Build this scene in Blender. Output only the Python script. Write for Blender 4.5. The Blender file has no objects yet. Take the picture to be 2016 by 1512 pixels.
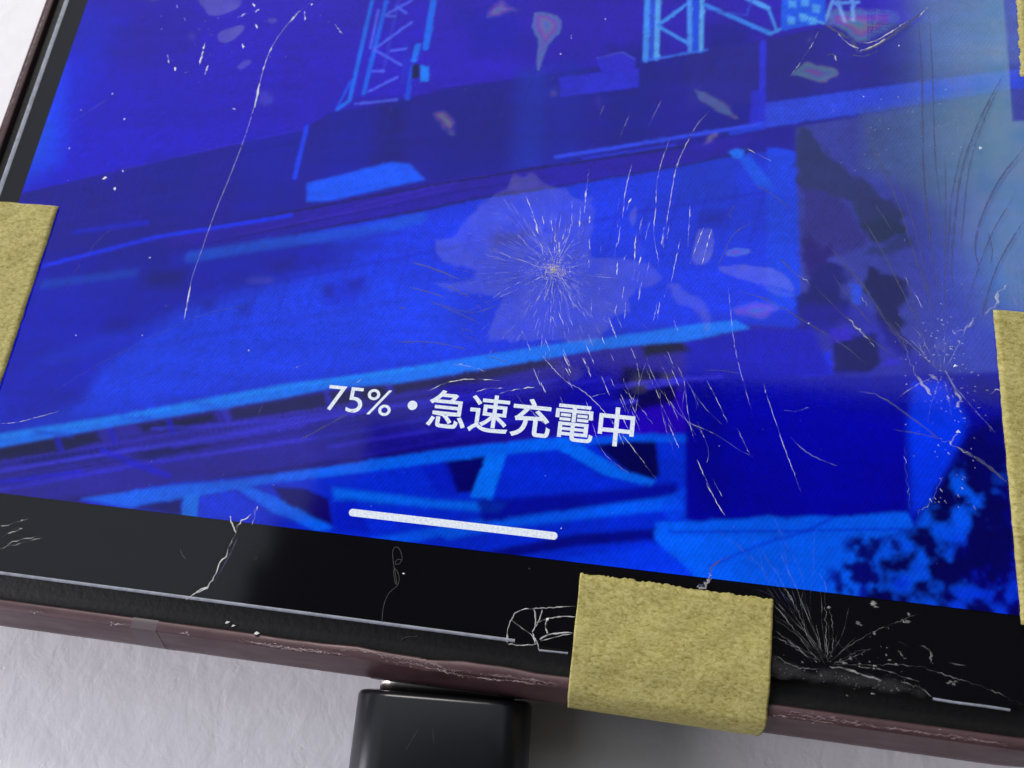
import bpy, math, random
import numpy as np
rng = random.Random(7)
nrs = np.random.RandomState(11)

# ------------------------------------------------------------------ camera
# lengths below are millimetres in the phone's own frame: x along the lower display edge,
# y up the phone, z = 0 on the cover glass.  The table lies TH below the glass.
TH = 8.2
MM = 0.001
CAM = np.array([42.68412, -6.66381, 51.08809])
R = np.array([[0.9879938, 0.1291878, -0.0847275], [0.0954171, -0.9415721, -0.3230131], [-0.1215064, 0.3110505, -0.9425942]])
F = 1750.0
from mathutils import Matrix, Vector
sc = bpy.context.scene
col = sc.collection
cam = bpy.data.cameras.new('camera')
cam.sensor_width = 36; cam.lens = F / 2016 * 36
cam.clip_start = 0.002; cam.clip_end = 20
cam.dof.use_dof = True; cam.dof.focus_distance = 0.053; cam.dof.aperture_fstop = 72
co = bpy.data.objects.new('camera', cam); col.objects.link(co)
m = Matrix.Identity(4)
for i in range(3):
    m[i][0] = R[0][i]; m[i][1] = -R[1][i]; m[i][2] = -R[2][i]
    m[i][3] = CAM[i] * MM
m[2][3] += TH * MM
co.matrix_world = m
sc.camera = co

# ------------------------------------------------------------------ light: area lamps standing in for a bright ceiling, with key and fill added
w = bpy.data.worlds.new('World'); sc.world = w; w.use_nodes = True
w.node_tree.nodes['Background'].inputs[0].default_value = (1.0, 0.93, 0.88, 1)
w.node_tree.nodes['Background'].inputs[1].default_value = 0.06
sc.view_settings.view_transform = 'Standard'; sc.view_settings.look = 'None'
sc.view_settings.exposure = 0; sc.view_settings.gamma = 1; sc.view_settings.use_curve_mapping = False

def area(name, centre, size, target, radiance, colr=(1, 1, 1)):
    l = bpy.data.lights.new(name, 'AREA'); l.shape = 'RECTANGLE'
    l.size = size[0] * MM; l.size_y = size[1] * MM
    l.energy = radiance * math.pi * l.size * l.size_y
    l.color = tuple(min(1.0, q) for q in colr) if max(colr) <= 1 else tuple(q / max(colr) for q in colr); l.energy *= max(1.0, max(colr))
    o = bpy.data.objects.new(name, l); col.objects.link(o)
    c = Vector(centre) * MM; o.location = c
    d = Vector(target) * MM - c
    o.rotation_euler = d.to_track_quat('-Z', 'Y').to_euler()
    return o
H = 600
def overhead_panel(name, x0, x1, y0, y1, rad, colr):
    o = area(name, ((x0 + x1) / 2, (y0 + y1) / 2, H), (x1 - x0, y1 - y0), ((x0 + x1) / 2, (y0 + y1) / 2, 0), rad, colr)
    o.rotation_euler = (0, 0, 0)
PC = (0.86, 0.95, 1.08)
overhead_panel('ceiling_stand_in', -900, 700, 226, 1000, 0.74, PC)
for y0, y1, xr in ((-420, 50, -214), (50, 86, -203), (86, 126, -180), (126, 166, -145), (166, 202, -95), (202, 225, -10)):  # strips stepped to leave the photographer's dark outline in the glass reflection
    overhead_panel('ceiling_stand_in', -900, xr, y0, y1, 0.74, PC)
area('added_table_light', (-500, 1420, 1000), (560, 380), (10, 20, 0), 34.0, (1.0, 0.955, 0.89))  # unseen key lamp added to brighten the table, clear of the glass reflection
area('added_table_light', (-360, -130, 165), (260, 180), (15, -5, 0), 14.0, (0.92, 0.89, 1.0))  # unseen fill lamp added close at the left for the lower table

# ------------------------------------------------------------------ helpers
def P(px, py, z=0.0):
    """a measured point of the reference view, laid on the level z (mm) of the phone"""
    d = R.T @ np.array([(px - 1008) / F, (py - 756) / F, 1.0])
    s = (z - CAM[2]) / d[2]
    q = CAM + s * d
    return float(q[0]), float(q[1])
def PP(pts, z=0.0): return [P(a, b, z) for a, b in pts]
def crop(pts, ox, oy, s): return [(ox + a / s, oy + b / s) for a, b in pts]
def lin(c):
    c = np.asarray(c, float) / 255.0
    return np.where(c <= 0.04045, c / 12.92, ((c + 0.055) / 1.055) ** 2.4)
def L(r, g, b): return tuple(lin((r, g, b))) + (1.0,)

def mesh_obj(name, verts, faces, mat, parent=None, origin=(0, 0, 0), smooth=False, cols=None, loc=None):
    me = bpy.data.meshes.new(name)
    v = (np.asarray(verts, float).reshape(-1, 3) - np.asarray(origin, float)) * MM
    me.from_pydata(v.tolist(), [], [tuple(int(i) for i in f) for f in faces])
    if cols is not None:
        a = me.color_attributes.new('tint', 'FLOAT_COLOR', 'POINT')
        a.data.foreach_set('color', np.asarray(cols, np.float32).ravel())
    if smooth: me.polygons.foreach_set('use_smooth', [True] * len(me.polygons))
    me.update()
    if mat: me.materials.append(mat)
    o = bpy.data.objects.new(name, me); col.objects.link(o)
    if parent is not None: o.parent = parent
    else: o.location = ((origin[0]) * MM, origin[1] * MM, (origin[2] + TH) * MM)
    return o
def empty(name, origin):
    o = bpy.data.objects.new(name, None); col.objects.link(o); o.empty_display_size = 0.01
    o.location = (origin[0] * MM, origin[1] * MM, (origin[2] + TH) * MM)
    return o
def tag(o, label=None, cat=None, group=None, kind=None):
    for k, v in (('label', label), ('category', cat), ('group', group), ('kind', kind)):
        if v: o[k] = v
    return o

class MB:
    def __init__(s): s.v = []; s.f = []; s.c = []
    def add(s, v, f, c=None):
        n = len(s.v); s.v += [tuple(map(float, q)) for q in v]; s.f += [tuple(i + n for i in g) for g in f]
        s.c += list(c) if c is not None else [(1, 1, 1, 1)] * len(v)
    def build(s, name, mat, parent=None, origin=(0, 0, 0), smooth=False, cols=False):
        return mesh_obj(name, s.v, s.f, mat, parent, origin, smooth, s.c if cols else None)

def resample(pts, step):
    pts = np.asarray(pts, float); out = [pts[0]]
    for a, b in zip(pts[:-1], pts[1:]):
        n = max(1, int(np.linalg.norm(b - a) / step))
        for k in range(1, n + 1): out.append(a + (b - a) * k / n)
    return np.array(out)
def smooth_line(pts, it=2):
    pts = np.asarray(pts, float)
    for _ in range(it):
        q = [pts[0]]
        for a, b in zip(pts[:-1], pts[1:]): q += [a * .75 + b * .25, a * .25 + b * .75]
        q.append(pts[-1]); pts = np.array(q)
    return pts
def ribbon(mb, pts, width, z=0.004, rise=0.015, alpha=1.0, glint=0.0, jit=0.0, curve=True, taper=True, step=0.16, tint=(1, 1, 1)):
    """a fracture: a low ridge along a line; 'alpha' is how much of it scatters light"""
    if curve and len(pts) > 2: pts = smooth_line(pts)
    p = resample(pts, step)
    n = len(p)
    if n < 2: return
    t = np.gradient(p, axis=0); t /= np.linalg.norm(t, axis=1)[:, None] + 1e-9
    nr = np.stack([-t[:, 1], t[:, 0]], 1)
    if jit: p = p + nr * nrs.normal(0, jit, n)[:, None]
    s = np.linspace(0, 1, n)
    wv = width * (0.6 + 0.8 * nrs.rand(n))
    if taper: wv *= np.clip(np.minimum(s, 1 - s) * 6, 0.15, 1)
    av = np.full(n, alpha)
    if glint:
        k = np.convolve(nrs.rand(n + 6), np.ones(3) / 3, 'same')[3:n + 3]
        av = alpha * np.clip((k - glint) * 4, 0.32, 1)
        wv = wv * (0.55 + 0.6 * np.clip((k - glint) * 4, 0, 1))
    v = []; c = []; f = []
    for i in range(n):
        for sgn, zz in ((-1, z), (0, z + rise), (1, z)):
            v.append((p[i, 0] + nr[i, 0] * sgn * wv[i] / 2, p[i, 1] + nr[i, 1] * sgn * wv[i] / 2, zz)); c.append((*tint, av[i]))
        if i: a = 3 * (i - 1); b = 3 * i; f += [(a, a + 1, b + 1, b), (a + 1, a + 2, b + 2, b + 1)]
    mb.add(v, f, c)
def shard(mb, x, y, r, z=0.004, alpha=0.9, ang=None, asp=1.0, tint=(1, 1, 1)):
    a0 = rng.random() * 6.28 if ang is None else ang
    n = rng.choice((3, 4, 4, 5)); v = []
    for k in range(n):
        q = 6.28 * k / n + rng.uniform(-.4, .4); rr = r * rng.uniform(.6, 1.2)
        a = math.cos(q) * rr * asp; b = math.sin(q) * rr
        v.append((x + a * math.cos(a0) - b * math.sin(a0), y + a * math.sin(a0) + b * math.cos(a0), z + rng.uniform(0, .02)))
    v.append((x, y, z + .02 + rng.uniform(0, .02)))
    mb.add(v, [(k, (k + 1) % n, n) for k in range(n)], [(*tint, alpha)] * (n + 1))

def tube(mb, pts, r, seg=6, closed=False):
    p = np.asarray(pts, float); n = len(p)
    t = np.gradient(p, axis=0); v = []; f = []
    for i in range(n):
        tt = t[i] / (np.linalg.norm(t[i]) + 1e-9)
        up = np.array([0, 0, 1.0]) if abs(tt[2]) < .9 else np.array([1.0, 0, 0])
        a = np.cross(tt, up); a /= np.linalg.norm(a); b = np.cross(tt, a)
        rr = r if np.isscalar(r) else r[i]
        for k in range(seg):
            q = 6.2832 * k / seg; v.append(p[i] + rr * (math.cos(q) * a + math.sin(q) * b))
    for i in range(n - 1):
        for k in range(seg):
            k2 = (k + 1) % seg; f.append((i * seg + k, i * seg + k2, (i + 1) * seg + k2, (i + 1) * seg + k))
    f.append(tuple(range(seg))); f.append(tuple((n - 1) * seg + k for k in range(seg))[::-1])
    mb.add(v, f)

# ------------------------------------------------------------------ materials
def material(name):
    mt = bpy.data.materials.new(name); mt.use_nodes = True
    nt = mt.node_tree; nt.nodes.clear()
    out = nt.nodes.new('ShaderNodeOutputMaterial')
    return mt, nt, out
def N(nt, t, **kw):
    n = nt.nodes.new(t)
    for k, v in kw.items():
        if k.startswith('i_'):
            key = k[2:]
            n.inputs[int(key) if key.isdigit() else key.replace('_', ' ')].default_value = v
        else: setattr(n, k, v)
    return n
def lk(nt, a, b): nt.links.new(a, b)
def coords(nt, scale=(1, 1, 1), rot=(0, 0, 0)):
    tc = N(nt, 'ShaderNodeTexCoord'); mp = N(nt, 'ShaderNodeMapping')
    mp.inputs['Scale'].default_value = scale; mp.inputs['Rotation'].default_value = rot
    lk(nt, tc.outputs['Object'], mp.inputs['Vector']); return mp.outputs[0]
def ramp(nt, fac, stops):
    r = N(nt, 'ShaderNodeValToRGB'); e = r.color_ramp.elements
    while len(e) < len(stops): e.new(0.5)
    for k, (p, c) in enumerate(stops): e[k].position = p; e[k].color = c if len(c) == 4 else (*c, 1)
    lk(nt, fac, r.inputs[0]); return r.outputs[0]
def noise(nt, vec, scale, detail=4, rough=.55, dist=0):
    n = N(nt, 'ShaderNodeTexNoise'); n.inputs['Scale'].default_value = scale; n.inputs['Detail'].default_value = detail
    n.inputs['Roughness'].default_value = rough; n.inputs['Distortion'].default_value = dist
    lk(nt, vec, n.inputs['Vector']); return n.outputs['Fac']
def bump(nt, h, strength, dist=0.0001, prev=None):
    b = N(nt, 'ShaderNodeBump'); b.inputs['Strength'].default_value = strength; b.inputs['Distance'].default_value = dist
    lk(nt, h, b.inputs['Height'])
    if prev: lk(nt, prev, b.inputs['Normal'])
    return b.outputs[0]

def plain(name, c, rough=.5, spec=.5, metal=0.0, var=0.0, vscale=900, bmp=0.0, bscale=3000, coat=0.0):
    mt, nt, out = material(name); b = N(nt, 'ShaderNodeBsdfPrincipled')
    b.inputs['Base Color'].default_value = (*c, 1); b.inputs['Roughness'].default_value = rough
    b.inputs['Specular IOR Level'].default_value = spec; b.inputs['Metallic'].default_value = metal
    b.inputs['Coat Weight'].default_value = coat
    v = coords(nt)
    if var:
        lo = tuple(x * (1 - var) for x in c); hi = tuple(min(1, x * (1 + var)) for x in c)
        lk(nt, ramp(nt, noise(nt, v, vscale, 6), [(.3, lo), (.7, hi)]), b.inputs['Base Color'])
    if bmp: lk(nt, bump(nt, noise(nt, v, bscale, 5), bmp), b.inputs['Normal'])
    lk(nt, b.outputs[0], out.inputs[0]); return mt

def mat_table():
    mt, nt, out = material('white_textured_board'); b = N(nt, 'ShaderNodeBsdfPrincipled')
    v = coords(nt)
    v2 = coords(nt, (1.0, .8, 1), (0, 0, .35))
    lk(nt, ramp(nt, noise(nt, v, 700, 5), [(.25, (.78, .765, .775)), (.75, (.83, .815, .825))]), b.inputs['Base Color'])
    b.inputs['Roughness'].default_value = .5
    n1 = bump(nt, noise(nt, v2, 520, 4, .55, .3), .55, .00016)
    pit = ramp(nt, noise(nt, v, 900, 2, .5), [(.25, (0, 0, 0)), (.31, (1, 1, 1))])
    n1 = bump(nt, pit, .25, .00005, n1)
    n2 = bump(nt, noise(nt, v2, 1900, 3), .18, .00005, n1)
    lk(nt, n2, b.inputs['Normal']); lk(nt, b.outputs[0], out.inputs[0]); return mt

def mat_tape():
    mt, nt, out = material('crepe_masking_tape'); b = N(nt, 'ShaderNodeBsdfPrincipled')
    v = coords(nt, (1, 1, 1)); vs = coords(nt, (.7, 1.45, 1), (0, 0, .3))
    n1 = noise(nt, coords(nt, (.75, 1.3, 1), (0, 0, .35)), 4600, 6, .74, .5)
    n2 = noise(nt, v, 420, 4); n3 = noise(nt, v, 5200, 4, .7)
    mx = N(nt, 'ShaderNodeMix'); mx.data_type = 'RGBA'; mx.blend_type = 'MULTIPLY'; mx.inputs[0].default_value = .75
    lk(nt, ramp(nt, n1, [(.31, (.185, .155, .035)), (.46, (.40, .35, .105)), (.66, (.57, .52, .225))]), mx.inputs[6])
    lk(nt, ramp(nt, n2, [(.3, (.80, .78, .72)), (.7, (1, 1, 1))]), mx.inputs[7])
    lk(nt, mx.outputs[2], b.inputs['Base Color']); b.inputs['Roughness'].default_value = .72
    b.inputs['Specular IOR Level'].default_value = .3
    nb = bump(nt, n1, .6, .00006); nb = bump(nt, n3, .5, .00003, nb)
    lk(nt, nb, b.inputs['Normal']); lk(nt, b.outputs[0], out.inputs[0]); return mt

def mat_glass():
    mt, nt, out = material('cover_glass')
    tr = N(nt, 'ShaderNodeBsdfTransparent'); gl = N(nt, 'ShaderNodeBsdfGlossy'); gl.inputs['Roughness'].default_value = .075
    fr = N(nt, 'ShaderNodeFresnel'); fr.inputs['IOR'].default_value = 1.50
    ge = N(nt, 'ShaderNodeNewGeometry'); sub = N(nt, 'ShaderNodeMath', operation='SUBTRACT'); sub.inputs[0].default_value = 1.0
    lk(nt, ge.outputs['Backfacing'], sub.inputs[1])
    mu = N(nt, 'ShaderNodeMath', operation='MULTIPLY'); lk(nt, fr.outputs[0], mu.inputs[0]); lk(nt, sub.outputs[0], mu.inputs[1])
    v = coords(nt); lk(nt, bump(nt, noise(nt, v, 160, 3), .10, .00002), gl.inputs['Normal'])
    mx = N(nt, 'ShaderNodeMixShader'); lk(nt, mu.outputs[0], mx.inputs[0]); lk(nt, tr.outputs[0], mx.inputs[1]); lk(nt, gl.outputs[0], mx.inputs[2])
    lk(nt, mx.outputs[0], out.inputs[0]); return mt

def mat_tint(name, rough=.35, spec=.6, gain=1.0):
    """scattering film or fracture: colour and coverage come from the 'tint' attribute"""
    mt, nt, out = material(name); b = N(nt, 'ShaderNodeBsdfPrincipled')
    at = N(nt, 'ShaderNodeAttribute'); at.attribute_name = 'tint'
    lk(nt, at.outputs['Color'], b.inputs['Base Color']); b.inputs['Roughness'].default_value = rough
    b.inputs['Specular IOR Level'].default_value = spec
    tr = N(nt, 'ShaderNodeBsdfTransparent'); mx = N(nt, 'ShaderNodeMixShader')
    lk(nt, at.outputs['Alpha'], mx.inputs[0]); lk(nt, tr.outputs[0], mx.inputs[1]); lk(nt, b.outputs[0], mx.inputs[2])
    lk(nt, mx.outputs[0], out.inputs[0]); return mt

def mat_display():
    mt, nt, out = material('lit_display'); em = N(nt, 'ShaderNodeEmission')
    at = N(nt, 'ShaderNodeAttribute'); at.attribute_name = 'tint'
    v = coords(nt)
    # the panel's pixel rows
    w1 = N(nt, 'ShaderNodeTexWave'); w1.inputs['Scale'].default_value = 2300; w1.bands_direction = 'DIAGONAL'
    w1.inputs['Distortion'].default_value = 0; lk(nt, coords(nt, (1, -.6, 0)), w1.inputs['Vector'])
    g = ramp(nt, w1.outputs['Fac'], [(0, (.93, .93, .93)), (1, (1.06, 1.06, 1.06))])
    n = ramp(nt, noise(nt, v, 9000, 2), [(.3, (.90, .90, .90)), (.7, (1.08, 1.08, 1.08))])
    m1 = N(nt, 'ShaderNodeMix'); m1.data_type = 'RGBA'; m1.blend_type = 'MULTIPLY'; m1.inputs[0].default_value = 1
    m2 = N(nt, 'ShaderNodeMix'); m2.data_type = 'RGBA'; m2.blend_type = 'MULTIPLY'; m2.inputs[0].default_value = 1
    lk(nt, at.outputs['Color'], m1.inputs[6]); lk(nt, g, m1.inputs[7]); lk(nt, m1.outputs[2], m2.inputs[6]); lk(nt, n, m2.inputs[7])
    lk(nt, m2.outputs[2], em.inputs[0]); lk(nt, em.outputs[0], out.inputs[0]); return mt
def mat_glow():
    mt, nt, out = material('lit_white_pixels'); em = N(nt, 'ShaderNodeEmission')
    v = coords(nt, (1, 1, 0), (0, 0, .5))
    c = N(nt, 'ShaderNodeTexChecker'); c.inputs['Scale'].default_value = 8200
    lk(nt, v, c.inputs['Vector'])
    f = noise(nt, coords(nt), 7000, 3)
    lk(nt, ramp(nt, f, [(.30, L(205, 216, 238)), (.5, L(228, 238, 252)), (.7, L(248, 250, 255))]), em.inputs[0])
    em.inputs[1].default_value = .95
    lk(nt, em.outputs[0], out.inputs[0]); return mt

def mat_frame():
    mt, nt, out = material('burgundy_anodised_metal'); b = N(nt, 'ShaderNodeBsdfPrincipled')
    v = coords(nt); vs = coords(nt, (.25, 1, 1))
    lk(nt, ramp(nt, noise(nt, v, 500, 5), [(.3, (.062, .030, .034)), (.7, (.086, .044, .049))]), b.inputs['Base Color'])
    b.inputs['Metallic'].default_value = .25
    lk(nt, ramp(nt, noise(nt, vs, 1500, 4), [(.3, (.36, .36, .36)), (.7, (.55, .55, .55))]), b.inputs['Roughness'])
    lk(nt, bump(nt, noise(nt, vs, 4000, 4), .2, .00003), b.inputs['Normal'])
    lk(nt, b.outputs[0], out.inputs[0]); return mt

M = dict(table=mat_table(), tape=mat_tape(), glass=mat_glass(), film=mat_tint('air_gap_film', .25, .5), crack=mat_tint('fracture', .35, .8),
         dark=mat_tint('dark_fracture', .5, .3), display=mat_display(), glow=mat_glow(), frame=mat_frame(),
         bezel=plain('black_bezel_print', (.003, .003, .005), .7, 0.0), black=plain('black_gap_glue', (.006, .006, .006), .55, .3, bmp=.3, bscale=2500),
         edge=plain('ground_glass_edge', (.25, .27, .32), .5, .4, var=.25, vscale=2500), band=plain('antenna_plastic', (.085, .060, .067), .5),
         scuff=mat_tint('scuffed_bare_metal', .45, .6), plug=plain('black_plug_plastic', (.006, .007, .009), .28, .35),
         steel=plain('plated_steel', (.75, .70, .62), .25, .5, metal=1.0), lint=plain('grey_lint', (.06, .06, .065), .7), splint=plain('pale_splinter', (.75, .74, .70), .35),
         socket=plain('dark_socket', (.01, .01, .01), .6))

# ------------------------------------------------------------------ the table
mb = MB()
T = (-360, 420, -300, 440)
vs = [(T[0], T[2], -TH), (T[1], T[2], -TH), (T[1], T[3], -TH), (T[0], T[3], -TH)]
vs += [(a, b, -TH - 25) for a, b, _ in vs]
mb.add(vs, [(0, 1, 2, 3), (7, 6, 5, 4), (0, 4, 5, 1), (1, 5, 6, 2), (2, 6, 7, 3), (3, 7, 4, 0)])
tag(mb.build('table_top', M['table'], None, (30, 70, -TH)), kind='structure', label='white table top with a fine pebbled texture')

# ------------------------------------------------------------------ the phone
GX0, GX1, GY0, GY1, GR = -1.65, 69.45, -4.8, 149.0, 4.6
DW, DH = 67.8, 143.5
ORG = (33.9, 72.0, -TH)
phone = tag(empty('smartphone', ORG), 'burgundy framed smartphone with shattered glass and a lit deep blue screen', 'smartphone')

def rrect(off, seg=10, x0=GX0, x1=GX1, y0=GY0, y1=GY1, r=GR):
    x0 -= off; x1 += off; y0 -= off; y1 += off; r = max(.3, r + off); pts = []
    for cx, cy, a0 in ((x1 - r, y0 + r, -90), (x1 - r, y1 - r, 0), (x0 + r, y1 - r, 90), (x0 + r, y0 + r, 180)):
        for k in range(seg + 1):
            a = math.radians(a0 + 90 * k / seg); pts.append((cx + r * math.cos(a), cy + r * math.sin(a)))
    return pts
def densify(pts, step):
    p = np.array(pts + [pts[0]]); return resample(p, step)[:-1]

# frame: one profile swept round the glass outline; the lip at the charging edge is uneven
PROF = [(1.40, -2.0), (1.40, -.66), (1.48, -.57), (1.96, -.56), (2.02, -.60), (2.02, -.60), (2.82, -2.2), (2.92, -2.7), (2.95, -3.6), (2.92, -5.6), (2.6, -6.9), (1.9, -7.8), (.8, -8.18), (0, -8.18)]
SPLIT = 4   # the profile is cut here so that lip and side meet in an edge
base = np.array(rrect(0, 12)); fine = np.array(rrect(1.0, 12))
nrm = (fine - base)
ext = []; 
for i in range(len(base)):
    j = (i + 1) % len(base); d = np.linalg.norm(base[j] - base[i]); n = max(1, int(d / 1.0))
    for k in range(n):
        t = k / n; ext.append((base[i] * (1 - t) + base[j] * t, nrm[i] * (1 - t) + nrm[j] * t))
def wob(x, y):
    if y > GY0 + 1: return 0.0
    s = math.exp(-((x - 34) / 8.0) ** 2)
    return s * (.09 * math.sin(x * .8 + .4) + .035 * math.sin(x * 2.1)) 
mb = MB(); v = []; f = []; n = len(ext); mP = len(PROF)
for (b, nn) in ext:
    wv = wob(b[0], b[1])
    for k, (o, z) in enumerate(PROF):
        o2 = o + (wv if 1 <= k <= 5 else 0); z2 = z + (abs(wv) * .5 if 1 <= k <= 5 else 0)
        v.append((b[0] + nn[0] * o2, b[1] + nn[1] * o2, z2))
for i in range(n):
    j = (i + 1) % n
    for k in range(mP - 1):
        if k != SPLIT: f.append((i * mP + k, j * mP + k, j * mP + k + 1, i * mP + k + 1)[::-1])
mb.add(v, f)
frame = mb.build('frame', M['frame'], phone, ORG, smooth=True)
tag(frame, 'scuffed burgundy metal frame')

def band(x0, x1):
    mb = MB(); v = []; f = []; pr = PROF[1:SPLIT + 1] + PROF[SPLIT + 2:10]; xs = np.linspace(x0, x1, 3)
    for x in xs:
        for o, z in pr: v.append((x, GY0 - o - (.012 if o > 1.45 else -.012), z + .012))
    k = len(pr)
    for i in range(2):
        for j in range(k - 1): f.append((i * k + j, (i + 1) * k + j, (i + 1) * k + j + 1, i * k + j + 1)[::-1])
    mb.add(v, f); mb.build('antenna_band', M['band'], frame, ORG, smooth=True)
band(15.7, 17.3); band(50.5, 52.1)

# charging port in the bottom edge, round which the plug sits
mb = MB(); v = []; f = []
for yy, rr in ((-7.79, 0), (-6.6, 0)):
    for k in range(24):
        a = 6.2832 * k / 24; x = 34.1 + math.copysign(3.1, math.cos(a)) + 1.5 * math.cos(a); v.append((x, yy, -4.3 + 1.5 * math.sin(a)))
f = [(k, (k + 1) % 24, 24 + (k + 1) % 24, 24 + k) for k in range(24)] + [tuple(range(24, 48))]
mb.add(v, f); mb.build('charging_port', M['socket'], phone, ORG)

# scuffs along the frame lip
def scuff_line(pts, wd, al, tint=(.55, .46, .47)):
    mb = MB(); base_ = PP(pts, -.5)
    for q in range(3):
        off = [(a, b + rng.uniform(-.4, .4) * wd) for a, b in base_]
        ribbon(mb, off, wd * .2, -.50, .012, al * .6, .40, .035, True, True, .10, tint)
    for _ in range(int(2 * len(pts))):
        a, b = base_[rng.randrange(len(base_))]; a2, b2 = base_[rng.randrange(len(base_))]; t = rng.random() * .5
        shard(mb, a + (a2 - a) * t, b + (b2 - b) * t + rng.gauss(0, wd * .6), rng.uniform(.015, .05), -.50, al * rng.uniform(.2, .7), 0, rng.uniform(1, 3), tint)
    mb.build('scuff_mark', M['scuff'], frame, ORG, cols=True)
BL = (0, 950, 2.69); BM = (650, 950, 2.69); BR = (1316, 950, 2.69)
scuff_line(crop([(1260, 830), (1400, 850), (1560, 880), (1700, 890), (1860, 915)], *BL), .16, .9)
scuff_line(crop([(1330, 855), (1500, 880), (1760, 905)], *BL), .22, .6, (.42, .33, .34))
scuff_line(crop([(0, 880), (180, 885), (330, 925), (470, 925), (620, 985), (760, 1000)], *BM), .20, .8, (.40, .30, .31))
scuff_line(crop([(300, 950), (420, 955), (560, 990), (660, 1015), (860, 1045), (1000, 1055), (1200, 1085)], *BM), .12, .9)
scuff_line(crop([(800, 1020), (1000, 1030), (1230, 1075)], *BM), .22, .55, (.38, .30, .31))
scuff_line(crop([(520, 1210), (760, 1230), (1000, 1270), (1300, 1310), (1600, 1360), (1880, 1395)], *BR), .30, .5, (.40, .31, .34))
scuff_line(crop([(560, 1235), (700, 1250), (900, 1280)], *BR), .10, .8)
for a in ((160, 683, 230), (590, 750, 690), (940, 798, 1000)):
    scuff_line(crop([(a[0], a[1]), (a[2], a[1] + 4)], *BL), .10, .9, (.7, .66, .66))
pts = [(94, 6), (60, 96), (20, 205)]
scuff_line([(98, 2), (66, 86), (34, 172), (2, 258)], .26, .85, (.42, .36, .37))

# inner black tray between frame and screen
mb = MB(); o1 = rrect(1.45, 8); k = len(o1)
mb.add([(a, b, -.95) for a, b in o1] + [(a, b, -2.4) for a, b in o1], [tuple(range(k))] + [(i, k + i, k + (i + 1) % k, (i + 1) % k) for i in range(k)])
mb.build('inner_tray', M['black'], phone, ORG)
# screen backing: side wall of the lifted panel and the black border
mb = MB(); o1 = rrect(-.02, 8); k = len(o1)
mb.add([(a, b, -.30) for a, b in o1] + [(a, b, -.94) for a, b in o1], [tuple(range(k))] + [(i, k + i, k + (i + 1) % k, (i + 1) % k) for i in range(k)])
mb.build('bezel', M['bezel'], phone, ORG)

# back cover
mb = MB(); o1 = rrect(.2, 8); k = len(o1)
mb.add([(a, b, -8.19) for a, b in o1] + [(a, b, -7.6) for a, b in o1], [tuple(range(k))[::-1], tuple(range(k, 2 * k))] + [(i, (i + 1) % k, k + (i + 1) % k, k + i) for i in range(k)])
mb.build('back_cover', M['frame'], phone, ORG)

# ------------------------------------------------------------------ the picture on the display (a wallpaper of lattice towers on a steel girder bridge)
ZD = -.25
RES = 13.0
CX0, CY0, CW, CH = 0.0, 0.0, DW, 62.0
nx, ny = int(CW * RES) + 1, int(CH * RES) + 1
gx, gy = np.meshgrid(np.linspace(0, CW, nx), np.linspace(0, CH, ny))
canvas = np.zeros((ny, nx, 3))
def vnoise(shape, cell, seed, octs=3, stretch=(1, 1)):
    r = np.random.RandomState(seed); out = np.zeros(shape); amp = 1.0; tot = 0
    for o in range(octs):
        cy = max(1e-6, cell * stretch[1] / 2 ** o); cxl = max(1e-6, cell * stretch[0] / 2 ** o)
        gh = int(shape[0] / cy) + 3; gw = int(shape[1] / cxl) + 3
        g = r.rand(gh, gw)
        yy = np.arange(shape[0]) / cy; xx = np.arange(shape[1]) / cxl
        y0 = yy.astype(int); x0 = xx.astype(int); fy = yy - y0; fx = xx - x0
        fy = fy * fy * (3 - 2 * fy); fx = fx * fx * (3 - 2 * fx)
        a = g[np.ix_(y0, x0)]; b = g[np.ix_(y0, x0 + 1)]; c = g[np.ix_(y0 + 1, x0)]; d = g[np.ix_(y0 + 1, x0 + 1)]
        out += amp * ((a * (1 - fx) + b * fx) * (1 - fy)[:, None] + (c * (1 - fx) + d * fx) * fy[:, None]); tot += amp; amp *= .5
    return out / tot
def seg_dist(X, Y, a, b):
    ax, ay = a; bx, by = b; dx, dy = bx - ax, by - ay; l2 = dx * dx + dy * dy + 1e-12
    t = np.clip(((X - ax) * dx + (Y - ay) * dy) / l2, 0, 1)
    return np.hypot(X - ax - t * dx, Y - ay - t * dy), t
def sdf_poly(X, Y, pts):
    d = np.full(X.shape, 1e9); ins = np.zeros(X.shape, bool); n = len(pts)
    for i in range(n):
        a, b = pts[i], pts[(i + 1) % n]
        d = np.minimum(d, seg_dist(X, Y, a, b)[0])
        c = ((a[1] > Y) != (b[1] > Y)) & (X < (b[0] - a[0]) * (Y - a[1]) / (b[1] - a[1] + 1e-12) + a[0]); ins ^= c
    return np.where(ins, d, -d)
def box(pts, mar):
    xs = [p[0] for p in pts]; ys = [p[1] for p in pts]
    i0 = max(0, int((min(xs) - mar) * RES)); i1 = min(nx, int((max(xs) + mar) * RES) + 2)
    j0 = max(0, int((min(ys) - mar) * RES)); j1 = min(ny, int((max(ys) + mar) * RES) + 2)
    return slice(j0, j1), slice(i0, i1)
VEIL = np.array([.032, .036, .042])
def em(c, pts):
    """emitted colour of a region whose seen colour carries the room's reflection on top"""
    y = np.mean([p[1] for p in pts]); x = np.mean([p[0] for p in pts])
    k = 1.0 if (y > 12.5 or x < 17) else .15
    return np.maximum(lin(c) - VEIL * k, 0)
WX = None
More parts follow.
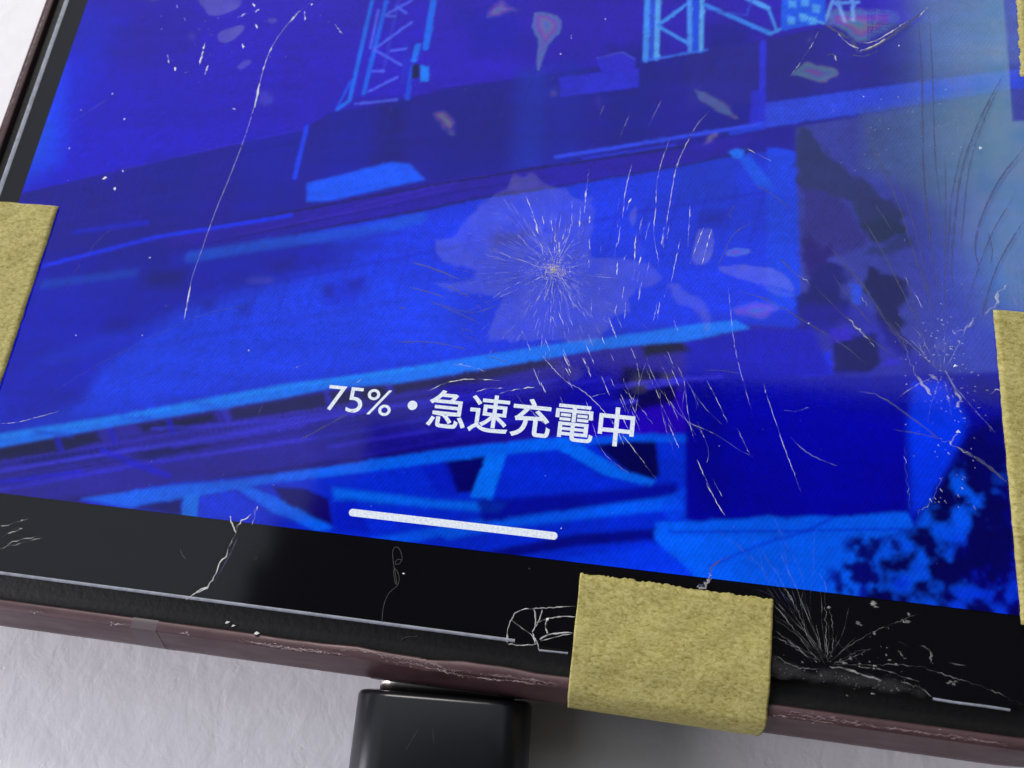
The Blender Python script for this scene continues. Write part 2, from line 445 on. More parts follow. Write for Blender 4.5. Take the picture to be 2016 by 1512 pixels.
def poly(px, c, blur=.12, alpha=1.0, mask=None, raw=False, grow=0, warp=0.0):
    pts = px if raw else PP(px, ZD)
    sj, si = box(pts, blur + .3)
    if sj.stop <= sj.start or si.stop <= si.start: return
    X = gx[sj, si]; Y = gy[sj, si]
    if warp: X = X + warp * (vnoise((ny, nx), 16, 71, 3)[sj, si] - .5); Y = Y + warp * (vnoise((ny, nx), 16, 72, 3)[sj, si] - .5)
    a = np.clip((sdf_poly(X, Y, pts) + grow) / blur + .5, 0, 1); a = a * a * (3 - 2 * a) * alpha
    if mask is not None: a = a * mask[sj, si]
    canvas[sj, si] = canvas[sj, si] * (1 - a[..., None]) + em(c, pts) * a[..., None]
def stroke(px, wpx, c, blur=.09, alpha=1.0, raw=False, fade=False):
    pts = px if raw else PP(px, ZD); hw = wpx * .031 / 2
    sj, si = box(pts, hw + blur + .2)
    if sj.stop <= sj.start or si.stop <= si.start: return
    X = gx[sj, si]; Y = gy[sj, si]; d = np.full(X.shape, 1e9)
    for a, b in zip(pts[:-1], pts[1:]): d = np.minimum(d, seg_dist(X, Y, a, b)[0])
    al = np.clip((hw - d) / blur + .5, 0, 1); al = al * al * (3 - 2 * al) * alpha
    canvas[sj, si] = canvas[sj, si] * (1 - al[..., None]) + em(c, pts) * al[..., None]

C1 = (0, 0, 2.88); C2 = (650, 0, 2.88); C3 = (1316, 0, 2.88); C4 = (0, 450, 2.88); C5 = (650, 450, 2.88); C6 = (1316, 450, 2.88)
# sky
sky = lin((61, 52, 191)) - VEIL; sky2 = lin((53, 50, 213)) - VEIL
tt = np.clip((40 - gy) / 22, 0, 1) * np.clip((40 - gx) / 40, 0, 1)
canvas[:] = sky * (1 - tt[..., None]) + sky2 * tt[..., None]
poly([(168, 0), (240, 40), (150, 250), (120, 350), (25, 395), (0, 380)], (46, 62, 240), 4.0, .6)
poly([(128, 130), (125, 260), (115, 320), (30, 370), (50, 290), (92, 190)], (14, 78, 255), 2.0, 1.0); poly([(92, 215), (100, 260), (80, 310), (50, 330), (62, 285), (80, 235)], (4, 92, 255), 1.2, .9)
poly([(900, 20), (1010, 20), (1040, 90), (930, 110)], (45, 36, 175), 2.5, .7)
# girder wall
topL = [(20, 386), (243, 333), (451, 285), (597, 255), (650, 222), (782, 201), (876, 174), (1056, 149), (1258, 118), (1350, 104), (1490, 82), (1628, 52), (1720, 44), (1800, 48), (2040, 20)]
poly(topL + [(2040, 320), (1500, 320), (1080, 390), (650, 470), (0, 560)], (53, 51, 160), .14)
stroke([(240, 333), (451, 285), (600, 254)], 5, (66, 60, 215), .15, .8)
for a, b, c, al in ((650, 740, (46, 54, 172), .7), (745, 800, (40, 40, 140), .8), (860, 1010, (50, 50, 152), .6), (1020, 1085, (52, 66, 190), .75), (1095, 1150, (46, 60, 182), .6), (1200, 1300, (48, 50, 150), .8), (1390, 1480, (50, 50, 150), .8), (300, 390, (46, 46, 150), .6), (480, 590, (46, 54, 178), .6)):
    ty = 390 - a * .24
    poly([(a, ty - 5 if a < 640 else ty - 10), (b, ty - 15), (b - 14, 470 - a * .13), (a - 14, 475 - a * .13)], c, 1.6, al)
poly(topL[9:] + [(2040, 120), (1708, 170), (1503, 200), (1350, 215)], (57, 58, 158), .4, .85)
poly([(1503, 203), (1708, 174), (1976, 139), (2040, 131), (2040, 170), (1708, 222), (1503, 252)], (60, 82, 226), .25)
poly([(1800, -20), (2060, -20), (2060, 130), (1830, 150)], (92, 112, 190), 2.6, .8)  # pale teal veil over the glass, painted into the picture
for x in range(60, 1480, 47):       # seams between the plates of the girder
    ty = np.interp(x, [q[0] for q in topL], [q[1] for q in topL])
    stroke([(x, ty + 6), (x - 22, ty + 110 - .03 * x)], 2.2, (40, 38, 138), .10, .55); stroke([(x + 5, ty + 8), (x - 17, ty + 108 - .03 * x)], 1.8, (60, 64, 186), .10, .35)
stroke([(x, np.interp(x, [q[0] for q in topL], [q[1] for q in topL]) + 22) for x in range(60, 1480, 40)], 3, (42, 40, 140), .12, .5)
stroke([(x, np.interp(x, [q[0] for q in topL], [q[1] for q in topL]) + 70) for x in range(60, 1480, 40)], 4, (58, 60, 180), .2, .35)
# column and boxes on the girder
stroke([(604, 249), (580, 350)], 10, (52, 78, 245), .12); stroke([(1502, 84), (1501, 190), (1500, 250)], 14, (62, 66, 232), .12)
poly([(1480, 178), (1506, 178), (1506, 245), (1476, 245)], (56, 62, 215), .2, .8)
poly([(1101, 153), (1185, 142), (1258, 135), (1258, 172), (1105, 191)], (60, 63, 216), .12)
poly([(1174, 115), (1223, 102), (1251, 115), (1251, 139), (1185, 146)], (61, 60, 208), .12)
stroke([(1176, 114), (1224, 103), (1250, 116)], 3, (90, 100, 235), .08, .8)
stroke([(866, 172), (930, 160)], 4, (66, 58, 205), .1, .8)
# ledge with the bright patch
poly([(604, 361), (650, 350), (771, 319), (806, 323), (837, 354), (771, 368), (650, 396), (604, 397)], (12, 96, 252), .35)
poly([(30, 520), (450, 440), (650, 396), (837, 361), (962, 340), (1087, 323), (1350, 286), (1480, 262), (1480, 285), (1350, 326), (1084, 371), (938, 392), (824, 417), (650, 448), (434, 490), (60, 560)], (58, 36, 172), .14)
for q in ([(100, 512), (450, 440), (650, 402), (840, 366), (1090, 326), (1350, 288)], [(434, 490), (700, 437), (824, 415), (938, 391), (1084, 370), (1350, 325), (1470, 300)]):
    stroke(q, 6, (30, 22, 104), .12, .9)
stroke([(560, 448), (700, 420), (900, 378), (1090, 346)], 3, (40, 30, 130), .1, .8); stroke([(470, 462), (700, 414), (880, 372)], 2.5, (78, 60, 205), .1, .6)
stroke([(60, 548), (250, 512), (434, 474), (620, 436)], 4, (36, 30, 130), .12, .7)
stroke([(1094, 309), (1180, 296), (1350, 268), (1500, 244)], 9, (62, 84, 238), .18); stroke([(1150, 312), (1190, 306), (1330, 285)], 6, (58, 70, 225), .15, .8)
stroke([(700, 405), (860, 366), (900, 360)], 4, (72, 62, 205), .12, .6)
# broad girder face below the ledge
low = [(0, 566), (60, 556), (434, 492), (650, 449), (824, 418), (938, 393), (1084, 372), (1350, 327), (1480, 300), (1580, 300), (1585, 760), (1060, 720), (0, 900), (-60, 900)]
poly(low, (26, 68, 216), .2)
poly([(0, 510), (375, 490), (620, 455), (700, 520), (560, 650), (360, 620), (100, 700), (0, 760)], (38, 52, 186), 1.6, .9)
poly([(90, 505), (330, 455), (330, 520), (100, 560)], (44, 44, 165), 1.0, .7)
stroke([(87, 523), (200, 494), (312, 466), (469, 441), (573, 424)], 10, (44, 66, 242), .2); stroke([(150, 456), (290, 438)], 12, (50, 58, 215), .35, .7)
stroke([(375, 506), (520, 482), (700, 458), (830, 430)], 26, (34, 88, 216), .5, .9); stroke([(87, 560), (264, 537)], 20, (42, 80, 200), .5, .7)
poly([(290, 530), (370, 525), (365, 570), (270, 565)], (32, 38, 150), 1.0, .8)
poly([(650, 470), (760, 450), (730, 520), (640, 530)], (26, 62, 190), 1.2, .6)
poly([(860, 430), (1340, 340), (1500, 330), (1560, 420), (1560, 620), (1270, 640), (700, 730), (600, 560)], (30, 72, 236), 2.0, .9)
poly([(380, 600), (620, 540), (900, 560), (900, 690), (560, 745), (150, 810), (200, 720)], (10, 60, 242), 2.2, .95)
poly([(0, 740), (180, 690), (300, 650), (200, 720), (160, 790), (0, 845)], (34, 52, 196), 1.2, .8)
poly([(640, 560), (720, 545), (700, 600), (640, 600)], (16, 44, 205), 1.0, .5)
poly([(1330, 335), (1450, 305), (1450, 390), (1330, 400)], (38, 70, 205), 1.0, .7)
for k in range(26):       # stiffeners and stains on the broad girder face
    x = 60 + k * 58; y = 560 - x * .145 + 20
    stroke([(x, y), (x - 34, y + 120)], 3, (22, 46, 178), .25, .45)
stroke([(60, 640), (400, 580), (800, 505), (1300, 410), (1560, 370)], 5, (24, 52, 190), .35, .5); stroke([(100, 720), (500, 640), (800, 590)], 8, (24, 44, 190), .6, .4)
for x, y, w_ in ((330, 548, 26), (410, 600, 14), (230, 640, 24), (480, 610, 12), (645, 572, 10), (700, 560, 16), (560, 520, 20), (1000, 470, 30), (1400, 430, 26)): poly([(x - w_, y - 8), (x + w_, y - 14), (x + w_, y + 10), (x - w_, y + 14)], (22, 34, 150), .9, .6)
# foliage right of the column
poly([(1566, 250), (2060, 165), (2060, 760), (1575, 760)], (70, 78, 172), .25)
poly([(1700, 222), (1980, 175), (1990, 300), (1850, 400), (1700, 330)], (78, 98, 160), 1.8, .9)
poly([(1840, 480), (2060, 300), (2060, 760), (1850, 740)], (70, 84, 190), 2.0, .8)
poly([(1510, 290), (1566, 296), (1575, 525), (1577, 610), (1510, 610)], (44, 80, 238), .3)
ol = [([(1559, 253), (1628, 295), (1680, 347), (1733, 375), (1771, 399), (1771, 462), (1698, 462), (1691, 417), (1646, 382), (1594, 382), (1573, 347)], (60, 68, 116)),
      ([(1576, 360), (1640, 385), (1690, 430), (1700, 480), (1660, 500), (1576, 520)], (66, 66, 150)),
      ([(1576, 530), (1622, 509), (1667, 533), (1670, 631), (1635, 658), (1580, 655)], (48, 50, 120)), ([(1701, 519), (1778, 540), (1795, 693), (1767, 707), (1733, 644), (1701, 554)], (46, 54, 98)),
      ([(1642, 672), (1726, 658), (1733, 714), (1712, 731), (1642, 731)], (42, 46, 106)), ([(1580, 470), (1640, 480), (1640, 500), (1580, 540)], (58, 54, 130)),
      ([(1700, 430), (1770, 410), (1771, 470), (1720, 470)], (54, 66, 104)), ([(1700, 500), (1780, 460), (1790, 480), (1760, 520)], (60, 70, 130))]
for q, c in ol: poly(q, c, .5, .92, warp=1.6)
poly([(1576, 600), (1700, 600), (1860, 745), (1576, 760)], (54, 50, 180), 1.0, .55)
poly([(1642, 672), (1726, 658), (1733, 714), (1712, 731), (1642, 731)], (42, 46, 106), .3, .9)
poly([(1580, 700), (1635, 693), (1639, 738), (1576, 742)], (42, 64, 232), .3); poly([(1674, 558), (1698, 561), (1694, 600), (1678, 595)], (62, 88, 228), .25)
poly([(1635, 648), (1676, 644), (1680, 668), (1640, 674)], (66, 58, 205), .25, .8); poly([(1740, 712), (1765, 704), (1775, 716), (1735, 722)], (66, 62, 215), .2, .8)
# towers
poly([(733, 0), (855, 0), (836, 100), (812, 190), (690, 205)], (60, 54, 208), .3, .55)
tb = (34, 112, 246)
for a, wd, c in (([(733, 0), (688, 198), (664, 215)], 9, tb), ([(761, 0), (716, 184)], 10, (34, 104, 246)), ([(855, -8), (838, 94)], 15, tb), ([(822, 90), (816, 118)], 13, (30, 120, 250)), ([(812, 130), (802, 194)], 11, (44, 86, 236)),
                 ([(800, 90), (795, 160)], 16, (58, 60, 205)), ([(785, 0), (754, 142)], 7, (64, 68, 214)), ([(690, 160), (664, 212)], 6, (40, 90, 240))):
    stroke(a, wd, c)
for q in ([(738, 96), (810, 44)], [(737, 98), (790, 128)], [(726, 180), (782, 152)], [(758, 30), (812, 0)], [(780, 12), (800, 26)], [(731, 140), (755, 140)], [(762, 32), (778, 32)], [(770, 100), (800, 96)], [(700, 205), (782, 196)], [(745, 20), (729, 95)]):
    stroke(q, 6, (86, 104, 250), .07, 1.0)
poly([(812, 128), (826, 126), (826, 152), (810, 156)], (30, 28, 92), .1); poly([(828, 128), (844, 130), (844, 160), (828, 162)], (40, 130, 250), .1)
t2 = (78, 150, 255)
for a, wd, c in (([(1275, -8), (1271, 118)], 13, t2), ([(1296, -8), (1292, 115)], 12, (96, 170, 255)), ([(1285, 0), (1282, 115)], 8, (62, 92, 235)), ([(1358, -8), (1358, 99)], 11, (84, 150, 255)), ([(1382, -8), (1380, 97)], 10, (100, 175, 255)), ([(1370, 0), (1369, 98)], 12, (50, 90, 240)),
                 ([(1296, 49), (1356, 6)], 8, t2), ([(1296, 52), (1356, 86)], 8, t2), ([(1389, 10), (1517, 66)], 11, (70, 135, 250)), ([(1470, -4), (1512, 16)], 12, (90, 160, 255)), ([(1514, 20), (1530, 62)], 6, t2), ([(1517, 66), (1544, 54)], 7, t2), ([(1388, 18), (1470, 30), (1480, 0)], 3, (66, 90, 225)),
                 ([(1642, -6), (1625, 40)], 7, (110, 160, 250)), ([(1649, 3), (1663, 42)], 8, (110, 160, 250)), ([(1677, -6), (1680, 40)], 8, (110, 160, 250)), ([(1645, 6), (1690, 4)], 8, (100, 150, 250)), ([(1268, 120), (1392, 98)], 5, (70, 120, 250))):
    stroke(a, wd, c)
poly([(1538, -10), (1624, -10), (1626, 44), (1538, 60)], (14, 100, 246), .1)
for x, y in ((1560, 8), (1585, 4), (1607, 16), (1558, 40), (1582, 34), (1600, 40)): poly([(x - 8, y - 8), (x + 8, y - 6), (x + 7, y + 8), (x - 7, y + 8)], (92, 170, 255), .22, .85)
stroke([(1575, 30), (1622, 46)], 6, (100, 180, 255), .1, .8)
# strut under the ledge
poly([(1434, 299), (1450, 292), (1466, 296), (1462, 312), (1446, 312)], (24, 116, 252), .18); poly([(1455, 312), (1474, 305), (1512, 350), (1522, 372), (1490, 366)], (48, 96, 240), .4, .85)
stroke([(1440, 262), (1500, 250)], 12, (52, 78, 232), .2, .8)
# deck below the upper arch rib
poly([(-60, 880), (243, 832), (556, 780), (775, 752), (962, 722), (1067, 704), (1350, 668), (1480, 640), (1580, 648), (1580, 752), (1350, 766), (1060, 870), (650, 930), (300, 968), (160, 990), (-60, 975)], (38, 30, 158), .2)
poly([(1350, 668), (1480, 646), (1600, 650), (1640, 740), (1400, 760), (1350, 740)], (44, 42, 190), .6)
dk = [([(-40, 888), (120, 858), (190, 850), (200, 868), (120, 892), (-40, 912)], (28, 22, 84)), ([(270, 836), (420, 812), (425, 828), (340, 848), (280, 850)], (28, 24, 86)), ([(450, 806), (640, 772), (700, 768), (690, 800), (460, 826)], (28, 26, 84)),
      ([(700, 764), (860, 745), (960, 724), (1060, 708), (1100, 716), (960, 748), (800, 770), (720, 795)], (30, 28, 78)), ([(1262, 678), (1340, 672), (1360, 690), (1270, 702)], (30, 30, 70)), ([(1228, 720), (1330, 738), (1330, 790), (1250, 810), (1210, 790)], (18, 14, 80)),
      ([(40, 905), (200, 880), (240, 880), (200, 905), (60, 925)], (34, 26, 120)), ([(260, 888), (400, 864), (410, 880), (290, 905)], (32, 26, 118))]
for q, c in dk: poly(q, c, .5, .95)
for q, wd in (([(-40, 934), (243, 888), (417, 864), (700, 812), (900, 782), (1100, 748)], 8), ([(-40, 972), (278, 914), (500, 880), (700, 850), (900, 812)], 7), ([(201, 887), (262, 912), (330, 936)], 12), ([(300, 844), (420, 838), (560, 826), (700, 800)], 6), ([(340, 880), (600, 836)], 6), ([(0, 950), (160, 928)], 9),
              ([(830, 800), (1040, 770), (1200, 745)], 8), ([(900, 850), (1150, 800), (1250, 790)], 10), ([(650, 880), (900, 838)], 8), ([(1150, 770), (1290, 750), (1420, 742)], 8), ([(1275, 762), (1340, 750)], 10)):
    stroke(q, wd, (52, 50, 222), .25, .8)
for k in range(34):
    x = 20 + k * 17; y = 962 - k * 2.85; stroke([(x, y), (x + 13, y - 6)], 4, (50, 48, 205), .12, .6)
    if k % 2: stroke([(x + 120, y - 46), (x + 140, y - 40)], 4, (30, 22, 110), .15, .5)
poly([(60, 985), (300, 962), (650, 905), (900, 868), (1000, 862), (650, 922), (380, 955), (150, 990)], (26, 20, 110), .5, .8)
# rivet rows, stiffeners and cross members of the deck
for k in range(60):
    x = 10 + k * 11.5; y = 905 - k * 1.9
    stroke([(x, y), (x + 4, y + 22 - k * .12)], 2.6, (58, 56, 214), .07, .55)
    stroke([(x + 30, y + 36), (x + 44, y + 31)], 2.4, (26, 18, 104), .07, .6)
for k in range(5):
    o = k * 9; stroke([(0, 900 + o), (243, 862 + o), (556, 806 + o), (860, 758 + o)], 2.2, (56, 52, 205) if k % 2 else (28, 20, 100), .08, .6)
for x, y in ((110, 880), (215, 862), (330, 846), (440, 820), (640, 790), (760, 768)): stroke([(x, y - 26), (x + 10, y + 6)], 12, (50, 46, 200), .2, .7)
# upper arch rib
rib = [(-60, 862), (0, 853), (243, 815), (556, 756), (700, 738), (858, 714), (1056, 683), (1160, 668), (1265, 655), (1350, 641), (1448, 630), (1476, 646), (1350, 672), (1268, 678), (1140, 694), (1067, 708), (962, 725), (775, 756), (650, 764), (556, 784), (243, 836), (0, 881), (-60, 890)]
poly(rib, (4, 112, 246), .25); stroke([(0, 860), (243, 822), (556, 764), (858, 720)], 6, (16, 132, 252), .2, .8)
for q in ([(70, 850), (140, 858)], [(380, 792), (440, 806)], [(240, 822), (300, 825)]): stroke(q, 8, (4, 80, 225), .3, .6)
poly([(600, 850), (850, 790), (1060, 745), (1230, 760), (1200, 830), (1060, 862), (650, 918)], (18, 10, 138), 1.4, .6)  # deck painted darker where the room's reflection is absent
stroke([(650, 880), (900, 838), (1000, 825)], 7, (44, 36, 190), .25, .7); stroke([(700, 900), (960, 850)], 5, (36, 30, 175), .2, .6)
# below: lower rib and truss
poly([(160, 985), (347, 950), (538, 933), (650, 919), (858, 887), (1067, 863), (1360, 852), (1420, 870), (1420, 1180), (700, 1060), (250, 1005)], (8, 44, 214), .25)
poly([(1160, 700), (1210, 760), (1260, 830), (1200, 835), (1100, 800)], (14, 18, 180), 1.5, .5)
poly([(872, 908), (969, 891), (938, 967), (900, 971)], (4, 4, 108), .3); poly([(1170, 874), (1292, 858), (1300, 936), (1283, 945), (1230, 925)], (4, 4, 88), .35)
poly([(830, 920), (880, 905), (900, 975), (860, 970)], (4, 30, 190), .5, .8)
poly([(1290, 860), (1350, 866), (1350, 950), (1300, 940)], (10, 50, 220), .4, .8)
poly([(958, 893), (1000, 886), (968, 985), (926, 978)], (4, 106, 246), .2)
poly([(1092, 862), (1120, 862), (1225, 925), (1292, 946), (1280, 958), (1190, 935), (1100, 885)], (4, 100, 244), .2)
rib2 = [(160, 982), (335, 956), (465, 946), (538, 934), (650, 919), (858, 887), (1067, 863), (1120, 866), (1100, 884), (962, 897), (650, 938), (520, 952), (400, 975), (260, 1000)]
poly(rib2, (4, 96, 242), .3); stroke([(1130, 872), (1230, 862), (1360, 864)], 14, (4, 84, 236), .3, .9)
poly([(364, 974), (392, 972), (388, 1020), (358, 1016)], (10, 112, 250), .2); poly([(455, 955), (485, 955), (590, 1000), (660, 1040), (620, 1046), (540, 1010)], (10, 98, 250), .25)
poly([(300, 990), (358, 982), (355, 1015), (262, 1000)], (26, 24, 130), .35); poly([(395, 978), (460, 970), (520, 1020), (390, 1020)], (14, 52, 232), .3)
poly([(535, 958), (600, 962), (647, 983), (656, 1034), (613, 1017), (560, 990)], (22, 6, 112), .3); poly([(500, 1020), (560, 1015), (620, 1046), (500, 1045)], (8, 40, 210), .4)
poly([(655, 960), (860, 985), (1000, 990), (980, 1010), (700, 985), (658, 985)], (4, 108, 248), .4, .8)
poly([(655, 980), (700, 985), (730, 1050), (655, 1045)], (8, 26, 190), .5, .7)
poly([(940, 985), (1200, 965), (1330, 950), (1340, 985), (1100, 1010), (950, 1030)], (6, 14, 150), .5, .85)
poly([(860, 1044), (1022, 1018), (1330, 975), (1345, 1000), (1020, 1036), (880, 1062)], (4, 88, 244), .4); poly([(735, 1060), (947, 1022), (960, 1035), (790, 1072)], (4, 88, 244), .4, .9)
poly([(960, 1085), (1133, 1052), (1340, 1036), (1345, 1058), (1133, 1076), (1010, 1098)], (2, 6, 122), .4, .9); poly([(1100, 1100), (1345, 1066), (1400, 1150), (1130, 1120)], (4, 58, 236), .5, .9)
poly([(1300, 990), (1345, 960), (1400, 960), (1400, 1010), (1316, 1025)], (6, 70, 236), .4, .7)
# deep blue plate and the lit slab at the right
poly([(1350, 752), (1480, 748), (1650, 742), (2060, 730), (2060, 1230), (1700, 1180), (1350, 1020)], (2, 2, 164), .35)
poly([(1360, 770), (1420, 760), (1430, 1010), (1360, 1015)], (10, 10, 140), 1.2, .7)
poly([(1799, 755), (1858, 752), (1890, 797), (1906, 832), (1880, 900), (1850, 950), (1830, 1000), (1795, 1010), (1788, 832)], (2, 56, 244), .8)
slab = [(1290, 1030), (1400, 1024), (1576, 1017), (1788, 1011), (1802, 1039), (1725, 1061), (1706, 1106), (1685, 1185), (1500, 1160), (1380, 1145), (1290, 1060)]
poly(slab, (2, 92, 246), .3, warp=.3)
stroke([(1316, 1048), (1558, 1045), (1780, 1041)], 4, (2, 40, 205), .15, .8); stroke([(1401, 1113), (1487, 1076), (1584, 1047), (1640, 1020)], 5, (2, 50, 215), .15, .7)
nz = vnoise((ny, nx), 34, 5, 5); nz2 = vnoise((ny, nx), 13, 9, 5)
tree = [(1850, 955), (1905, 860), (1960, 830), (2060, 820), (2060, 1240), (1700, 1190), (1712, 1100), (1740, 1062), (1800, 1040)]
poly(tree, (2, 4, 92), .5)
poly(tree, (3, 8, 140), .8, .8, np.clip((nz2 - .45) * 6, 0, 1))
px0 = P(1700, 1130, ZD); dd = np.hypot(gx - px0[0], (gy - px0[1]) * 1.2)
poly(tree, (2, 88, 246), .6, .95, np.clip((.6 * nz2 + .4 * nz - .34 - .024 * dd) * 7, 0, 1))
poly(tree, (2, 50, 225), .6, .8, np.clip((nz2 - .57) * 6, 0, 1) * np.clip((5 - gy) / 2, 0, 1))
poly([(1640, 1070), (1700, 1050), (1730, 1130), (1690, 1195), (1610, 1180)], (2, 20, 150), 1.2, .9, np.clip((nz2 - .5) * 6, 0, 1))
poly([(1900, 840), (1990, 800), (2060, 830), (2060, 960), (1930, 960)], (6, 14, 110), 1.0, .6)
poly([(1680, 1060), (1760, 1040), (1790, 1120), (1700, 1190), (1640, 1170)], (4, 6, 110), .6, .9, np.clip((nz2 - .52) * 9, 0, 1))
poly([(1900, 745), (2060, 740), (2060, 800), (1930, 790)], (6, 10, 140), .8, .6)
# grain of the picture: soft streaks along the girders
def streak(cell, seed, slope, st, octs=3):
    r_ = vnoise((ny + 260, nx), cell, seed, octs, st); jj = np.clip((np.arange(ny)[:, None] - slope * np.arange(nx)[None, :]).astype(int) + 130, 0, ny + 259)
    return r_[jj, np.arange(nx)[None, :].repeat(ny, 0)]
st1 = streak(15, 31, .06, (7, .5)); st2 = streak(34, 33, .06, (3.0, 1.0), 4)
g1 = .5 * st1 + .5 * st2; g2 = vnoise((ny, nx), 7, 22, 2)
g3 = vnoise((ny, nx), 75, 41, 3); g4 = vnoise((ny, nx), 3, 43, 2)
canvas *= (.72 + .56 * g3)[..., None] * (.86 + .28 * g4)[..., None]
wy = ((vnoise((ny, nx), 5, 51, 2) - .5) * 1.8).round().astype(int); wx = ((vnoise((ny, nx), 5, 52, 2) - .5) * 1.8).round().astype(int)
canvas = canvas[np.clip(np.arange(ny)[:, None] + wy, 0, ny - 1), np.clip(np.arange(nx)[None, :] + wx, 0, nx - 1)]
canvas *= (0.78 + .44 * g1)[..., None] * (0.93 + .14 * g2)[..., None]
def soften(a, k):
    k = np.array(k, float); k /= k.sum(); h = len(k) // 2
    p = np.pad(a, ((h, h), (0, 0), (0, 0)), 'edge'); a = sum(k[i] * p[i:i + a.shape[0]] for i in range(len(k)))
    p = np.pad(a, ((0, 0), (h, h), (0, 0)), 'edge'); return sum(k[i] * p[:, i:i + a.shape[1]] for i in range(len(k)))
canvas = np.clip(soften(canvas, (1, 2, 1)) * .92, 0, 1)

idx = np.arange(nx * ny).reshape(ny, nx)
faces = np.stack([idx[:-1, :-1], idx[:-1, 1:], idx[1:, 1:], idx[1:, :-1]], -1).reshape(-1, 4)
# the plain upper part of the picture, in coarse cells
uy = np.linspace(CH, DH, 40)[1:]; up_i = list(range(0, nx, 14)) + ([nx - 1] if (nx - 1) % 14 else [])
vv = np.stack([gx.ravel(), gy.ravel(), np.full(nx * ny, ZD)], 1)
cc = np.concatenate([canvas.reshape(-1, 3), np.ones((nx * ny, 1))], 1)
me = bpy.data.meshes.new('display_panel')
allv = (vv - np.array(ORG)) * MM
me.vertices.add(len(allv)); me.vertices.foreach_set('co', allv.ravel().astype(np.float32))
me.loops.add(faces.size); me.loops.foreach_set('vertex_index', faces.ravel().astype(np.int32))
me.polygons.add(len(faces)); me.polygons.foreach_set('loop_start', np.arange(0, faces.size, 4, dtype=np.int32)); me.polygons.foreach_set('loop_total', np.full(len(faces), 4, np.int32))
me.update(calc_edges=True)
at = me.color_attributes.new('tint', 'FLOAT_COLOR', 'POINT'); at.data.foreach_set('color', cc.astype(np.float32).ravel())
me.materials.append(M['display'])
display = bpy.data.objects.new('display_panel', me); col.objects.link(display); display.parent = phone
tag(display, 'lit screen with a deep blue picture of lattice towers on a girder bridge')
mb = MB(); top = canvas[-1].mean(0)
v = []; f = []; c = []
for j, y in enumerate(np.linspace(CH, DH, 12)):
    for i, x in enumerate(np.linspace(0, DW, 12)): v.append((x, y, ZD)); c.append((*top, 1))
for j in range(11):
    for i in range(11): f.append((j * 12 + i, j * 12 + i + 1, (j + 1) * 12 + i + 1, (j + 1) * 12 + i))
mb.add(v, f, c); mb.build('picture_top', M['display'], display, ORG, cols=True)

# writing on the lock screen
ZT = -.21
def lettering(body, x0, x1, y0, y1, off, name='lettering', keep=True):
    cu = bpy.data.curves.new('text', 'FONT'); cu.body = body; cu.size = 1; cu.offset = off; cu.resolution_u = 5
    to = bpy.data.objects.new('text', cu); col.objects.link(to)
    dg = bpy.context.evaluated_depsgraph_get()
    me = bpy.data.meshes.new_from_object(to.evaluated_get(dg))
    bpy.data.objects.remove(to)
    n = len(me.vertices); a = np.zeros(n * 3, np.float32); me.vertices.foreach_get('co', a); a = a.reshape(-1, 3)
    lo = a.min(0); hi = a.max(0); s = (x1 - x0) / (hi[0] - lo[0]); sy = (y1 - y0) / (hi[1] - lo[1])
    b = np.zeros_like(a); b[:, 0] = x0 + (a[:, 0] - lo[0]) * s; b[:, 1] = y0 + (a[:, 1] - lo[1]) * sy; b[:, 2] = ZT
    print('TEXT', body, n, 'aspect x/y scale', s, sy)
    b = (b - np.array(ORG)) * MM; me.vertices.foreach_set('co', b.astype(np.float32).ravel()); me.update()
    me.name = name; me.materials.clear(); me.materials.append(M['glow'])
    o = bpy.data.objects.new(name, me); col.objects.link(o); o.parent = display; return o
tag(lettering('急速充電中', 31.15, 43.70, 7.00, 9.45, .012), 'white Japanese charging text')
tag(lettering('75%', 24.74, 28.86, 7.42, 9.08, 0.0), 'white battery percentage')
mb = MB(); cx, cy = P(812, 798, ZT); v = [(cx + .30 * math.cos(6.2832 * k / 24), cy + .30 * math.sin(6.2832 * k / 24), ZT) for k in range(24)]
mb.add(v, [tuple(range(24))]); mb.build('separator_dot', M['glow'], display, ORG)
a = P(694, 1009, ZT); b = P(1090, 1055, ZT); rr = .22; v = []
for k in range(13): q = math.pi / 2 + math.pi * k / 12; v.append((a[0] + rr * math.cos(q), a[1] + rr * math.sin(q), ZT))
for k in range(13): q = -math.pi / 2 + math.pi * k / 12; v.append((b[0] + rr * math.cos(q), b[1] + rr * math.sin(q), ZT))
mb = MB(); mb.add(v, [tuple(range(26))]); tag(mb.build('navigation_bar', M['glow'], display, ORG), 'thin white rounded navigation bar')

# ------------------------------------------------------------------ cover glass, its edge and its damage
mb = MB(); o1 = rrect(0, 10); k = len(o1)
mb.add([(a, b, 0) for a, b in o1] + [(a, b, -.13) for a, b in o1], [tuple(range(k)), tuple(range(k, 2 * k))[::-1]] + [(i, k + i, k + (i + 1) % k, (i + 1) % k) for i in range(k)])
glass = mb.build('cover_glass', M['glass'], phone, ORG)
tag(glass, 'cracked and delaminating cover glass')

